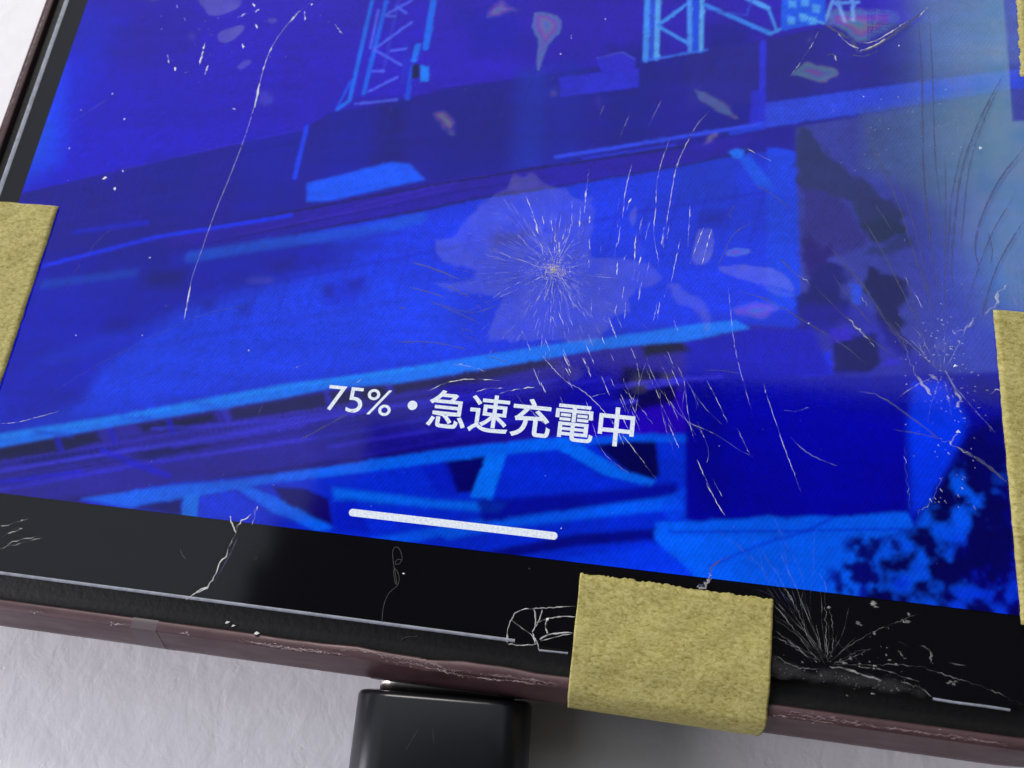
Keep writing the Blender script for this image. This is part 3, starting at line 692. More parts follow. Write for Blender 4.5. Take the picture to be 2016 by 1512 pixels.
def edge_strip(pts, wd, z=.002):
    mb = MB(); p = resample(pts, .5); t = np.gradient(p, axis=0); t /= np.linalg.norm(t, axis=1)[:, None]; nr = np.stack([-t[:, 1], t[:, 0]], 1)
    v = []; f = []
    for i in range(len(p)):
        for s, zz in ((-1, z - .05), (-.4, z + .012), (.4, z + .012), (1, z - .02)): v.append((p[i, 0] + nr[i, 0] * s * wd / 2, p[i, 1] + nr[i, 1] * s * wd / 2, zz))
        if i:
            for q in range(3): f.append((4 * i - 4 + q, 4 * i + q, 4 * i + q + 1, 4 * i - 3 + q))
    mb.add(v, f); mb.build('glass_edge', M['edge'], glass, ORG, smooth=True)
ring = rrect(-.06, 10)
edge_strip([(GX0 + GR, GY0 + .08), (38.2, GY0 + .08)], .18)
edge_strip([(GX0 + .15, GY1 - GR), (GX0 + .15, GY0 + GR)], .36)
edge_strip([(GX1 - .06, GY0 + GR), (GX1 - .06, GY1 - GR)], .12)
edge_strip([(GX1 - GR, GY1 - .06), (GX0 + GR, GY1 - .06)], .12)
edge_strip(ring[33:44], .12); edge_strip(PP([(1061, 1280), (1118, 1286)]), .10)
edge_strip(PP(crop([(1400, 1145), (1520, 1165), (1680, 1185), (1810, 1205)], *BR)), .13)

def crack(pts, wd, al=.9, gl=0.0, jit=.012, dark=False, tint=None, zz=.004):
    mb = MB(); q = PP(pts); wd *= .8
    ribbon(mb, q, wd, zz, .012 if not dark else .004, al, gl, jit, True, True, .13, tint or ((.07, .08, .16) if dark else (.72, .72, .70)))
    o = mb.build('crack', M['dark' if dark else 'crack'], glass, ORG, cols=True); return o
# long crack down the left
long1 = [(618, 0), (590, 21), (556, 59), (528, 104), (510, 167), (500, 215), (476, 288), (451, 351), (417, 434), (396, 497), (378, 544), (370, 589), (363, 631)]
crack(long1, .05, .42, .08, .008)
crack(long1[0:6], .09, .85, .38); crack([(511, 165), (506, 188), (501, 212)], .13, .9, .1); crack([(375, 562), (369, 597), (363, 628)], .09, .9, .15); crack([(590, 21), (572, 42), (554, 62)], .13, .8, .3)
# cracks running across the lower border
cr2 = crop([(1360, 130), (1335, 175), (1270, 205), (1248, 270), (1210, 360), (1160, 440), (1130, 510), (1090, 560), (1030, 590), (985, 625)], *BL)
crack(cr2, .075, .85, .36, .04); crack(crop([(1220, 175), (1232, 225), (1250, 268)], *BL), .07, .7, .3, .02); crack(crop([(1365, 125), (1345, 170), (1335, 225)], *BL), .07, .85, .3, .04)
crack(crop([(1105, 548), (1060, 568), (1020, 595), (985, 622)], *BL), .065, .9)
crack(crop([(1262, 280), (1225, 370), (1140, 520)], *BL), .07, .8, 0, .01, True)
for q in ([(0, 235), (70, 215), (160, 186)], [(0, 292), (60, 262), (120, 245)], [(0, 350), (110, 318), (250, 290)], [(30, 330), (120, 300), (190, 285)], [(60, 250), (100, 240)]):
    crack(crop(q, *BL), .06, .55, .42, .03)
crack([(0, 834), (35, 832), (87, 818), (118, 809)], .05, .5, .25, .01)
crack([(45, 811), (194, 714), (365, 631), (434, 610), (540, 590)], .06, .28, .1, .01, True); crack([(139, 800), (240, 757), (347, 714)], .05, .3, .4, .02, True)
crack([(215, 450), (170, 500), (120, 580)], .08, .3, .2, .02, True); crack([(168, 495), (235, 440)], .06, .3, .2, .02, True); crack([(1180, 230), (1190, 205)], .04, .3); crack([(565, 732), (605, 714)], .04, .5, .3)
crack([(112, 262), (180, 215), (222, 190)], .05, .12, .2, .01); crack([(1220, 270), (1240, 225)], .05, .25, .2); crack([(1276, 250), (1305, 192)], .05, .28, .2)
# broken corner beside the plug
for q, wd, al in (([(935, 855), (938, 775), (958, 730), (990, 675), (1100, 665), (1300, 655)], .05, .55), ([(960, 730), (1010, 765), (1075, 812), (1098, 850)], .06, .6), ([(1080, 670), (1092, 740), (1072, 795)], .06, .6), ([(1125, 672), (1106, 735), (1085, 770)], .06, .6),
                  ([(1085, 745), (1150, 722), (1220, 708), (1300, 712)], .06, .6), ([(1110, 832), (1155, 802), (1285, 793)], .08, .65), ([(1100, 845), (1105, 890)], .08, .8), ([(938, 852), (990, 862), (1085, 862), (1100, 845)], .05, .5), ([(1150, 722), (1135, 765), (1155, 800)], .07, .7), ([(1115, 840), (1200, 815), (1285, 800)], .05, .5), ([(1072, 795), (1085, 850)], .10, .7), ([(936, 850), (940, 800)], .10, .5)):
    crack(crop(q, *BM), wd, al, .15, .015)
# around the writing
for q, wd, al in (([(843, 769), (876, 754), (921, 745), (985, 749)], .07, .85), ([(938, 771), (962, 764), (990, 764)], .07, .8), ([(983, 775), (1015, 766), (1053, 762)], .07, .8), ([(1015, 775), (1032, 797), (1077, 839)], .05, .75), ([(1164, 782), (1195, 773)], .06, .8),
                  ([(1049, 679), (1112, 752), (1147, 766), (1192, 811), (1292, 943)], .05, .65), ([(1112, 724), (1122, 740)], .05, .8), ([(1219, 756), (1254, 794), (1285, 835)], .045, .6), ([(1252, 815), (1259, 828)], .09, .95), ([(1164, 828), (1185, 894), (1240, 933)], .035, .4),
                  ([(903, 716), (912, 717)], .06, .8), ([(700, 754), (712, 746)], .06, .85), ([(886, 715), (930, 722), (970, 735)], .04, .5)):
    crack(q, wd * .8, al * .9, .3, .02)
# fan lines right of the writing
for q, wd, al in (([(1392, 749), (1413, 790), (1434, 835)], .06, .6), ([(1451, 842), (1476, 895)], .05, .45), ([(1503, 756), (1528, 835), (1556, 912), (1576, 967)], .05, .6), ([(1505, 757), (1507, 775)], .10, .8), ([(1537, 862), (1556, 912)], .08, .7), ([(1434, 565), (1444, 672), (1458, 735), (1479, 804)], .05, .55),
                  ([(1372, 905), (1388, 940), (1403, 974)], .07, .7), ([(1403, 943), (1422, 978)], .05, .6), ([(1390, 950), (1408, 984), (1427, 1015)], .07, .8), ([(1372, 830), (1397, 884), (1392, 912)], .045, .55), ([(1556, 860), (1590, 895), (1650, 918)], .10, .25), ([(1543, 808), (1570, 810), (1593, 802)], .04, .5)):
    crack(q, wd * .7, al * .85, .3, .015)
# bright upright splinters above the impact
for q, wd in (([(1032, 380), (1046, 410), (1063, 465)], .06), ([(1160, 333), (1153, 392), (1150, 424)], .05), ([(1244, 323), (1230, 378), (1226, 430)], .05), ([(1318, 274), (1299, 330), (1292, 365), (1292, 410), (1285, 458), (1298, 525)], .05), ([(1350, 285), (1330, 330), (1317, 413), (1308, 465)], .05),
              ([(1242, 390), (1233, 414)], .12), ([(1252, 462), (1249, 517)], .08), ([(1143, 404), (1141, 448)], .11), ([(1054, 440), (1060, 460)], .11), ([(1359, 403), (1354, 486)], .06), ([(1385, 448), (1358, 521)], .06), ([(1401, 451), (1382, 521)], .06), ([(1399, 215), (1368, 250), (1340, 306), (1330, 330), (1323, 375), (1316, 410)], .045),
              ([(1161, 425), (1160, 440)], .10), ([(1094, 430), (1092, 500)], .06), ([(1112, 455), (1096, 505)], .05), ([(1068, 425), (1071, 442)], .10), ([(1153, 375), (1152, 400)], .09), ([(1340, 470), (1320, 560)], .05), ([(1465, 290), (1495, 305), (1520, 318)], .05)):
    crack(q, wd * .85, .9, .34, .014)
# dark fractures left of the impact and long dark curves at the right
for q, wd in (([(799, 514), (844, 525), (907, 551)], .10), ([(803, 565), (858, 578), (880, 590)], .07), ([(880, 562), (924, 585)], .07), ([(785, 606), (800, 609)], .10), ([(775, 674), (844, 672), (900, 683), (935, 693)], .07), ([(960, 700), (1000, 715)], .06), ([(840, 590), (900, 615), (950, 640)], .05), ([(868, 600), (930, 620), (980, 600)], .06),
              ([(1448, 572), (1510, 587), (1590, 636), (1663, 679), (1712, 724)], .08), ([(1663, 519), (1698, 554), (1733, 617), (1767, 665), (1795, 707)], .07), ([(1636, 537), (1684, 603), (1722, 645)], .06), ([(1806, 28), (1816, 139), (1816, 313), (1823, 399), (1837, 521), (1845, 560), (1851, 590)], .11), ([(1830, 31), (1837, 174), (1840, 313), (1854, 417)], .07),
              ([(1979, 139), (1927, 236), (1892, 330), (1879, 434), (1872, 525), (1875, 554), (1885, 620)], .10), ([(1975, 150), (1935, 240), (1905, 330), (1895, 450), (1885, 520)], .06), ([(2016, 292), (1965, 354), (1931, 427), (1917, 486), (1927, 525), (1935, 545)], .10), ([(1694, 229), (1733, 323), (1771, 403), (1795, 486), (1809, 525), (1830, 590), (1850, 640)], .08),
              ([(2016, 434), (1983, 486), (1962, 525), (1940, 590), (1930, 640)], .09), ([(1691, 417), (1733, 486), (1760, 540), (1800, 620), (1830, 690)], .08), ([(1722, 400), (1760, 460)], .06), ([(1944, 455), (1955, 490), (1950, 520)], .06), ([(1722, 776), (1750, 790), (1812, 835), (1850, 865)], .09), ([(1760, 846), (1800, 852), (1852, 864)], .07), ([(1878, 877), (1934, 908), (1983, 950)], .16),
              ([(1760, 330), (1800, 440), (1822, 540), (1840, 640)], .06), ([(1860, 300), (1862, 420), (1860, 540), (1862, 640)], .06), ([(1905, 260), (1878, 350), (1866, 460), (1864, 560)], .06), ([(1620, 470), (1680, 540), (1740, 620), (1800, 700)], .07), ([(1600, 560), (1680, 640), (1770, 710)], .06), ([(2000, 380), (1950, 460), (1915, 560), (1890, 650)], .06), ([(1484, 362), (1520, 382), (1555, 410)], .06), ([(1445, 405), (1435, 420), (1440, 430)], .05), ([(1490, 435), (1455, 450), (1437, 470), (1425, 500), (1412, 525)], .05), ([(1536, 510), (1556, 530), (1576, 548)], .08), ([(1388, 729), (1420, 729), (1456, 735)], .05), ([(1780, 540), (1800, 600), (1812, 640)], .06), ([(1844, 530), (1852, 580)], .06), ([(586, 868), (650, 834), (700, 806)], .07), ([(520, 784), (510, 815)], .06)):
    crack(q, wd * 1.25, .66, .05, .010, True)
# chalky trails at the right edge
for q, wd in (([(1858, 728), (1875, 752), (1892, 787), (1882, 801)], .28), ([(1800, 735), (1815, 752), (1832, 780)], .22), ([(1830, 735), (1846, 752)], .30), ([(1882, 655), (1906, 644), (1920, 624)], .30), ([(1938, 620), (1962, 603), (1965, 578), (1983, 561)], .26), ([(1885, 849), (1872, 877)], .26), ([(1667, 627), (1691, 648), (1722, 683)], .16), ([(1691, 769), (1722, 776), (1750, 790)], .12),
              ([(1573, 540), (1597, 561)], .10), ([(1995, 585), (2000, 600)], .18), ([(1945, 775), (1975, 765)], .12), ([(1851, 863), (1878, 877), (1934, 908)], .08), ([(1780, 880), (1790, 1000)], .03), ([(1855, 940), (1840, 980), (1806, 1012)], .05), ([(1694, 585), (1708, 602)], .05), ([(1768, 655), (1790, 700), (1800, 735)], .08), ([(1780, 545), (1800, 575), (1820, 610)], .06)):
    crack(q, wd * .75, .5, .44, .05)
# torn notch at the top right
for q, wd, dk in (([(1625, 49), (1649, 63), (1681, 83), (1688, 104)], .22, True), ([(1688, 104), (1715, 97), (1767, 63), (1823, 17)], .20, True), ([(1650, 66), (1668, 85), (1690, 96)], .10, False), ([(1690, 86), (1720, 84), (1750, 66), (1790, 40)], .08, False), ([(1692, 100), (1716, 94), (1745, 76)], .12, False), ([(1806, 36), (1827, 14)], .06, False), ([(1612, 60), (1596, 95), (1556, 150)], .04, False), ([(1628, 110), (1640, 104), (1648, 118)], .09, True), ([(1644, 108), (1647, 120)], .09, False), ([(1700, 90), (1740, 72), (1770, 55)], .05, False), ([(1670, 108), (1700, 112), (1730, 100)], .08, True)):
    crack(q, wd, .75 if dk else .7, .1 if dk else .25, .02, dk)
# burst at the bottom right
c0 = (830, 962)
for q, wd, al in (([c0, (700, 720), (620, 560), (520, 400)], .06, .5), ([(800, 950), (730, 870), (640, 745), (560, 640)], .08, .6), ([(690, 690), (640, 590), (610, 560)], .08, .6), ([(785, 950), (690, 880), (560, 780)], .08, .55), ([(770, 950), (650, 860), (560, 815)], .06, .5), ([(845, 950), (835, 800), (830, 640)], .07, .5), ([(852, 945), (880, 820), (850, 660)], .05, .45),
                  ([(860, 950), (960, 860), (1100, 780), (1340, 690)], .05, .4), ([(880, 960), (1000, 890), (1080, 880)], .08, .5), ([(850, 975), (940, 985), (1060, 1030), (1130, 1050)], .16, .8), ([(980, 975), (1130, 985), (1330, 1060)], .10, .6), ([(1060, 970), (1300, 960), (1420, 1010), (1700, 1090), (1880, 1180)], .07, .5), ([(1330, 865), (1390, 880), (1385, 940), (1400, 960)], .18, .5),
                  ([(1215, 890), (1240, 920), (1260, 935)], .16, .45), ([(1400, 1140), (1330, 1085), (1230, 1050)], .10, .5), ([(1480, 950), (1580, 975)], .12, .35), ([(850, 820), (940, 880), (1000, 940)], .06, .5), ([(1210, 845), (1270, 862)], .10, .4), ([(560, 920), (680, 985), (800, 990)], .07, .45), ([(820, 640), (840, 560), (800, 480)], .035, .4), ([(740, 700), (640, 480), (580, 350)], .03, .4), ([(660, 620), (470, 430), (330, 290)], .03, .35)):
    crack(crop(q, *BR), wd * .62, al * .42, .34, .03)
crack(crop([(150, 552), (185, 540), (215, 520), (230, 470), (225, 440), (280, 410), (335, 385)], *BR), .14, .75, .2, .04, True); crack(crop([(150, 555), (190, 560), (210, 525), (222, 480)], *BR), .18, .4, .25, .05)

def branching(px, py, ang, ln, wd, al, tint=(.72, .72, .70), dark=False, bend=0.0, r0=.3):
    mb = MB(); x0, y0 = P(px, py); stack = [(x0 + r0 * math.cos(ang), y0 + r0 * math.sin(ang), ang, ln, wd, 0)]
    while stack:
        x, y, a, l, w_, dep = stack.pop(); pts = [(x, y)]; go = 0
        while go < l:
            st = rng.uniform(.12, .34); a += rng.gauss(bend * .1, .065); x += st * math.cos(a); y += st * math.sin(a); pts.append((x, y)); go += st
            if dep < 2 and rng.random() < .06: stack.append((x, y, a + rng.choice((-1, 1)) * rng.uniform(.15, .45), (l - go) * rng.uniform(.3, .7), w_ * .7, dep + 1))
        if len(pts) > 1: ribbon(mb, pts, w_, .004, .010, al * (1 - .25 * dep), .36, .006, False, True, .12, tint)
    if mb.v: mb.build('crack', M['dark' if dark else 'crack'], glass, ORG, cols=True)
for a in (58, 70, 79, 86, 93, 101, 112, 128, 146, 165, 182, 199, 222, 243, 258, 271, 284, 296, 309, 322, 338, 352, 14, 33):
    up = 60 < a < 115; branching(1092, 530, math.radians(a + rng.uniform(-4, 4)), rng.uniform(3.0, 5.2) if up else rng.uniform(1.6, 4.6), .038, rng.uniform(.4, .7) if up else rng.uniform(.2, .42))
for rad, n_ in ((.45, 4), (.8, 5), (1.25, 5), (1.9, 4)):       # short arcs joining the rays
    for _ in range(n_):
        x_, y_ = P(1092, 530); a0_ = rng.random() * 6.28; sp_ = rng.uniform(.3, .8); mb = MB(); rr_ = rad * rng.uniform(.85, 1.15)
        ribbon(mb, [(x_ + rr_ * (1 + rng.uniform(-.06, .06)) * math.cos(a0_ + sp_ * q / 5), y_ + rr_ * math.sin(a0_ + sp_ * q / 5)) for q in range(6)], .024, .004, .01, .4, .3, .01, False, True, .1, (.72, .72, .70))
        mb.build('crack', M['crack'], glass, ORG, cols=True)
for a in (150, 172, 190, 205, 218, 236): branching(1040, 560, math.radians(a), rng.uniform(2.4, 4.6), .05, .42, (.07, .08, .16), True, 0, .8)
for a in (285, 292, 298, 303, 308): branching(1250 + (a - 285) * 3, 690, math.radians(a - 6), rng.uniform(5, 9.5), .03, rng.uniform(.3, .5))
for a in (98, 103, 109, 114, 117, 121, 126, 129, 134, 140, 148, 158, 84, 66, 40, 18, 4, 350):
    branching(1626, 1307, math.radians(a), rng.uniform(2.8, 5.5) if 95 < a < 142 else rng.uniform(1.4, 3.2), .022, rng.uniform(.08, .24))
for a in (104, 112, 121, 127, 133, 139, 96): branching(1600, 1250, math.radians(a), rng.uniform(3.5, 7.0), .035, .4, (.05, .07, .2), True, 0, 1.2)
for a in (100, 118, 128, 75, 210, 250, 285, 320, 140, 60): branching(1855, 735, math.radians(a), rng.uniform(1.6, 4.2), .04, rng.uniform(.16, .34))
for a in (95, 110, 125, 80, 140): branching(1855, 735, math.radians(a), rng.uniform(5, 9), .06, .36, (.07, .08, .16), True)
# hairline fractures too fine to tell apart
def radial(cx, cy, n, r0, r1, l0, l1, a0, a1, wd, al, curve=.15, mb=None, tint=(.9, .9, .9)):
    x, y = P(cx, cy)
    for _ in range(n):
        a = math.radians(rng.uniform(a0, a1)); r = rng.uniform(*r0) if isinstance(r0, tuple) else r0 + (r1 - r0) * rng.random() ** 1.3
        l = rng.uniform(l0, l1); b = a + rng.uniform(-curve, curve)
        p0 = (x + r * math.cos(a), y + r * math.sin(a)); p1 = (p0[0] + l * math.cos(b), p0[1] + l * math.sin(b))
        ribbon(mb, [p0, p1], wd * rng.uniform(.6, 1.4), .003, .008, al * rng.uniform(.4, 1.2), .2, .008, False, True, .12, tint)
mb = MB()
radial(1092, 530, 130, .6, 3.6, .2, 1.0, 0, 360, .018, .17, .35, mb)
radial(1092, 530, 70, .3, 1.5, .12, .4, 0, 360, .022, .36, 1.0, mb)
radial(1092, 530, 140, 1.0, 5.0, .5, 1.6, 95, 200, .014, .17, .10, mb)
radial(1092, 530, 100, 1.2, 6.5, .3, 1.2, 225, 335, .018, .25, .15, mb)
for _ in range(44):      # near-upright broken white hairs
    px = rng.uniform(1060, 1345); py = rng.uniform(385, 600); l = rng.uniform(10, 42); lean = (px - 1120) * .0012
    if abs(px - 1092) < 60 and py > 500: continue
    ribbon(mb, PP([(px, py), (px - lean * l + rng.uniform(-3, 3), py + l)]), rng.uniform(.02, .045), .003, .01, rng.uniform(.4, .9), .36, .012, False, True, .12, (.95, .95, .9))
for _ in range(40):      # below the impact, running down to the right
    px = rng.uniform(1020, 1330); py = rng.uniform(600, 840); l = rng.uniform(14, 50)
    ribbon(mb, PP([(px, py), (px + l * .42, py + l)]), rng.uniform(.02, .04), .003, .008, rng.uniform(.25, .7), .28, .012, False, True, .12)
tag(mb.build('hairline_fractures', M['crack'], glass, ORG, cols=True), kind='stuff')
mb = MB(); x0, y0 = P(1090, 532)
for _ in range(1300):
    r = abs(rng.gauss(0, .62)) if rng.random() < .75 else abs(rng.gauss(0, 1.3)); a = rng.random() * 6.28
    shard(mb, x0 + r * math.cos(a) * 1.15, y0 + r * math.sin(a) * .95, rng.uniform(.010, .036), .004, rng.uniform(.25, 1.0) * max(.3, 1 - r / 2.2), None, rng.uniform(1, 2.2), (.74, .70, .60))
tag(mb.build('crushed_glass', M['crack'], glass, ORG, cols=True), kind='stuff')
mb = MB()     # dark flecks left below the impact
for _ in range(90):
    px = rng.gauss(930, 60); py = rng.gauss(610, 45); l = rng.uniform(8, 26); a = rng.uniform(.1, .8)
    ribbon(mb, PP([(px, py), (px + l * math.cos(a), py + l * math.sin(a))]), rng.uniform(.03, .07), .003, .003, rng.uniform(.15, .45), .2, .015, False, True, .12, (.06, .07, .10))
for _ in range(70):
    r = rng.uniform(.4, 2.0); a = rng.random() * 6.28; x = x0 + r * math.cos(a); y = y0 + r * math.sin(a)
    ribbon(mb, [(x, y), (x + .35 * math.cos(a), y + .35 * math.sin(a))], .06, .003, .003, .4, .2, .01, False, True, .1, (.03, .05, .20))
tag(mb.build('hairline_fractures', M['dark'], glass, ORG, cols=True), kind='stuff')
mb = MB()     # right-hand burst and its dusty zone
for _ in range(150):
    px = rng.gauss(1860, 38); py = rng.gauss(715, 60); shard(mb, *P(px, py), rng.uniform(.015, .06), .004, rng.uniform(.08, .4), rng.uniform(-.6, .6), rng.uniform(1, 2.4), (.8, .8, .8))
for _ in range(95):
    k = rng.random(); px = 1640 + 290 * rng.random(); py = 190 + 150 * rng.random() + (px - 1640) * -.08
    shard(mb, *P(px, py), rng.uniform(.012, .03), .004, rng.uniform(.1, .4), .9, rng.uniform(2.5, 6), (.85, .87, .9))
for _ in range(44):
    px = rng.uniform(1830, 1930); py = rng.uniform(780, 1010); shard(mb, *P(px, py), rng.uniform(.02, .06), .004, rng.uniform(.1, .4), -.9, rng.uniform(1, 4), (.8, .8, .85))
tag(mb.build('glass_flakes', M['crack'], glass, ORG, cols=True), kind='stuff')
mb = MB()     # bottom burst
x1, y1 = P(*crop([c0], *BR)[0])
for _ in range(45):
    px, py = crop([(rng.gauss(1000, 190), rng.gauss(960, 70))], *BR)[0]
    shard(mb, *P(px, py), rng.uniform(.015, .06), .004, rng.uniform(.06, .3), rng.uniform(-.8, .2), rng.uniform(1, 3), (.78, .77, .74))
for _ in range(110):
    px, py = crop([(rng.uniform(525, 1330), 0)], *BR)[0][0], 0; yb = 1331 + (px - 1513) * .128; py = yb - abs(rng.gauss(0, 16)) - 2
    shard(mb, *P(px, py), rng.uniform(.008, .03), .004, rng.uniform(.04, .28), 0, rng.uniform(1, 2.5), (.7, .7, .68))
for a in ((1085, 645, .22, .6), (1010, 748, .13, .4), (1265, 742, .17, .5), (1090, 797, .12, .4), (1500, 1060, .15, .4), (1275, 700, .13, .3), (850, 660, .12, .4)):
    for _ in range(5):
        xx, yy = P(*crop([a[:2]], *BR)[0]); shard(mb, xx + rng.gauss(0, a[2] * .4), yy + rng.gauss(0, a[2] * .3), a[2] * .45, .004, a[3] * .5, -.1, 1.8, (.6, .6, .58))
tag(mb.build('glass_flakes', M['crack'], glass, ORG, cols=True), kind='stuff')
mb = MB()     # top-left splinters
for q in ([(392, 128), (398, 108), (404, 84)], [(394, 126), (399, 106)], [(403, 148), (410, 128)], [(468, 35), (485, 26)], [(497, 5), (502, 14)], [(502, 24), (511, 18)], [(503, 48), (507, 56)], [(347, 10), (350, 16)], [(362, 34), (365, 42)], [(330, 106), (333, 124)], [(478, 86), (479, 96)], [(362, 144), (370, 141)], [(344, 132), (346, 140)], [(355, 106), (358, 104)], [(458, 213), (464, 216)], [(600, 22), (600, 40)], [(660, 48), (675, 68)]):
    ribbon(mb, PP(q), .085, .004, .02, .8, .34, .02, False, True, .08)
for _ in range(55):
    px = rng.gauss(420, 75); py = abs(rng.gauss(60, 60)); shard(mb, *P(px, py), rng.uniform(.012, .04), .004, rng.uniform(.1, .45), 1.1, rng.uniform(1, 2.5), (.8, .85, .95))
for x, y, r in ((245, 235, .07), (222, 185, .09), (206, 350, .16), (226, 372, .13), (242, 337, .09), (614, 9, .09), (1104, 106, .07), (1192, 38, .07), (137, 292, .06), (150, 660, .06), (295, 507, .07), (490, 690, .06), (1125, 70, .05), (1125, 75, .05), (1592, 637, .06), (1885, 849, .14), (1770, 90, .06), (1880, 720, .14), (1700, 190, .08), (1930, 291, .12), (1105, 1040, .05), (160, 217, .05), (280, 660, .05)):
    shard(mb, *P(x, y), r, .004, .75, None, 1.2, (.9, .92, .95))
for _ in range(120):       # dust
    px = rng.uniform(60, 1980); py = rng.uniform(0, 1180); shard(mb, *P(px, py), rng.uniform(.012, .035), .004, rng.uniform(.15, .6))
tag(mb.build('glass_flakes', M['crack'], glass, ORG, cols=True), kind='stuff')

# pockets where the layers have come apart
GREY = (.62, .62, .62)
def pocket(px, kind='grey', alpha=.12, soft=.10, z=-.16, step=.09, raw=False, cut=None):
    pts = px if raw else PP(px, z)
    if 3 < len(pts) < 20: pts = [tuple(q) for q in smooth_line(list(pts) + [pts[0]], 1)[:-1]]
    xs = [p[0] for p in pts]; ys = [p[1] for p in pts]
    ax = np.arange(min(xs) - step, max(xs) + 2 * step, step); ay = np.arange(min(ys) - step, max(ys) + 2 * step, step)
    X, Y = np.meshgrid(ax, ay); d = sdf_poly(X, Y, pts); d = d + (vnoise(X.shape, 6, len(pts), 3) - .5) * min(.5, soft * 2.2) + (vnoise(X.shape, 2.5, 3, 2) - .5) * .10
    alpha = alpha * (.62 if kind in ('grey', 'dull', 'teal') else .72); soft = soft * 2.0
    a = np.clip(d / soft + .35, 0, 1); a = a * a * (3 - 2 * a) * alpha
    dm = max(d.max(), 1e-3); s = np.clip(d / dm, 0, 1)
    nzz = vnoise(X.shape, 9, len(pts) * 7 + int(abs(xs[0]) * 3), 3)
    if kind == 'grey':
        colr = np.stack([.46 + .12 * nzz, .50 + .10 * nzz, .62 + 0 * nzz], -1); a = a * (.72 + .56 * nzz)
    elif kind == 'dull': colr = np.stack([.5 + 0 * s, .5 + 0 * s, .5 + 0 * s], -1)
    elif kind == 'teal':
        u = np.clip((X - min(xs)) / (max(xs) - min(xs)), 0, 1); a = a * np.clip(u * 1.7, 0, 1) ** 1.2
        colr = np.stack([.10 + .30 * nzz, .50 + .12 * nzz, .56 + 0 * s], -1)
    else:
        ph = (s * (1.3 if kind == 'rainbow' else .7) + .35 * nzz + {'rainbow': .1, 'pink': .0, 'green': .45}[kind]) * 6.2832
        colr = np.stack([.56 + .30 * np.cos(ph), .54 + .26 * np.cos(ph - 2.4), .50 + .26 * np.cos(ph + 2.2)], -1)
    if cut: a = a * (1 - np.clip(sdf_poly(X, Y, PP(cut, z)) / .12 + .5, 0, 1))
    ok = a > .0015; ids = -np.ones(X.shape, int)
    quad = ok[:-1, :-1] | ok[1:, :-1] | ok[:-1, 1:] | ok[1:, 1:]
    use = np.zeros(X.shape, bool); use[:-1, :-1] |= quad; use[1:, :-1] |= quad; use[:-1, 1:] |= quad; use[1:, 1:] |= quad
    ids[use] = np.arange(use.sum())
    jj, ii = np.nonzero(quad)
    f = np.stack([ids[jj, ii], ids[jj, ii + 1], ids[jj + 1, ii + 1], ids[jj + 1, ii]], 1)
    v = np.stack([X[use], Y[use], np.full(use.sum(), z)], 1)
    c = np.concatenate([np.clip(colr[use], 0, 1), a[use][:, None]], 1)
    return mesh_obj('air_pocket', v, f.tolist(), M['film'], glass, ORG, cols=c)
main = [(858, 472), (893, 465), (914, 437), (938, 406), (962, 389), (997, 368), (1004, 347), (1015, 340), (1030, 346), (1049, 335), (1074, 361), (1112, 372), (1129, 385), (1143, 392), (1164, 389), (1171, 417), (1164, 462), (1165, 505), (1223, 509), (1247, 512), (1285, 519), (1303, 547), (1296, 561), (1254, 568), (1240, 589), (1240, 613), (1206, 627), (1188, 658), (1164, 679), (1101, 672), (997, 672), (962, 672), (959, 655), (973, 617), (990, 589), (938, 578), (890, 575), (858, 558), (928, 551), (938, 533), (872, 516), (855, 495)]
pocket(main, 'grey', .13, .16)
pocket([(1070, 704), (1101, 707), (1150, 728), (1135, 755), (1100, 745)], 'dull', .10, .3)
pocket([(1254, 396), (1256, 427), (1247, 451), (1233, 427)], 'grey', .14)
pocket([(1247, 460), (1262, 470), (1270, 505), (1262, 520), (1246, 505)], 'pink', .07, .3)
pocket([(1375, 451), (1403, 448), (1408, 486), (1396, 521), (1375, 525), (1361, 517), (1365, 479)], 'grey', .22)
pocket([(1431, 492), (1455, 486), (1481, 493), (1465, 502), (1438, 507), (1427, 502)], 'pink', .22)
pocket([(1417, 525), (1455, 519), (1510, 525), (1542, 537), (1563, 558), (1563, 578), (1538, 572), (1490, 558), (1444, 547), (1417, 533)], 'grey', .18)
pocket([(1500, 562), (1540, 574), (1566, 574), (1562, 584), (1530, 584)], 'pink', .14, .2)
pocket([(1438, 610), (1462, 596), (1497, 591), (1531, 599), (1538, 610), (1510, 624), (1490, 631), (1455, 624)], 'green', .17, .25)
pocket([(1316, 561), (1337, 558), (1344, 575), (1385, 589), (1401, 617), (1399, 658), (1382, 658), (1378, 624), (1351, 603), (1323, 596)], 'grey', .13, .2)
pocket([(983, 2), (1025, 17), (1021, 24), (990, 28), (955, 38), (969, 14)], 'green', .20, .35)
pocket([(1049, 24), (1074, 23), (1105, 35), (1105, 59), (1091, 76), (1074, 97), (1063, 139), (1056, 135), (1060, 76), (1049, 62)], 'rainbow', .24, .15)
pocket([(848, 222), (865, 217), (900, 233), (893, 264), (886, 266), (865, 243)], 'green', .22, .3)
pocket([(1368, 177), (1385, 177), (1406, 191), (1431, 205), (1455, 236), (1444, 233), (1403, 212), (1375, 198)], 'pink', .22, .2)
pocket([(1556, 149), (1573, 128), (1594, 120), (1618, 130), (1646, 132), (1653, 149), (1628, 163), (1611, 165), (1587, 153)], 'pink', .24, .15)
pocket([(1382, 285), (1396, 264), (1417, 262), (1396, 288)], 'green', .22, .2)
pocket([(1628, 49), (1628, 21), (1698, 17), (1760, 21), (1771, 42), (1733, 69), (1691, 87), (1663, 63)], 'rainbow', .30, .3)
pocket([(385, -6), (479, -6), (469, 21), (413, 35), (406, 21)], 'grey', .17); pocket([(427, 66), (444, 56), (486, 45), (479, 66), (434, 92)], 'grey', .17)
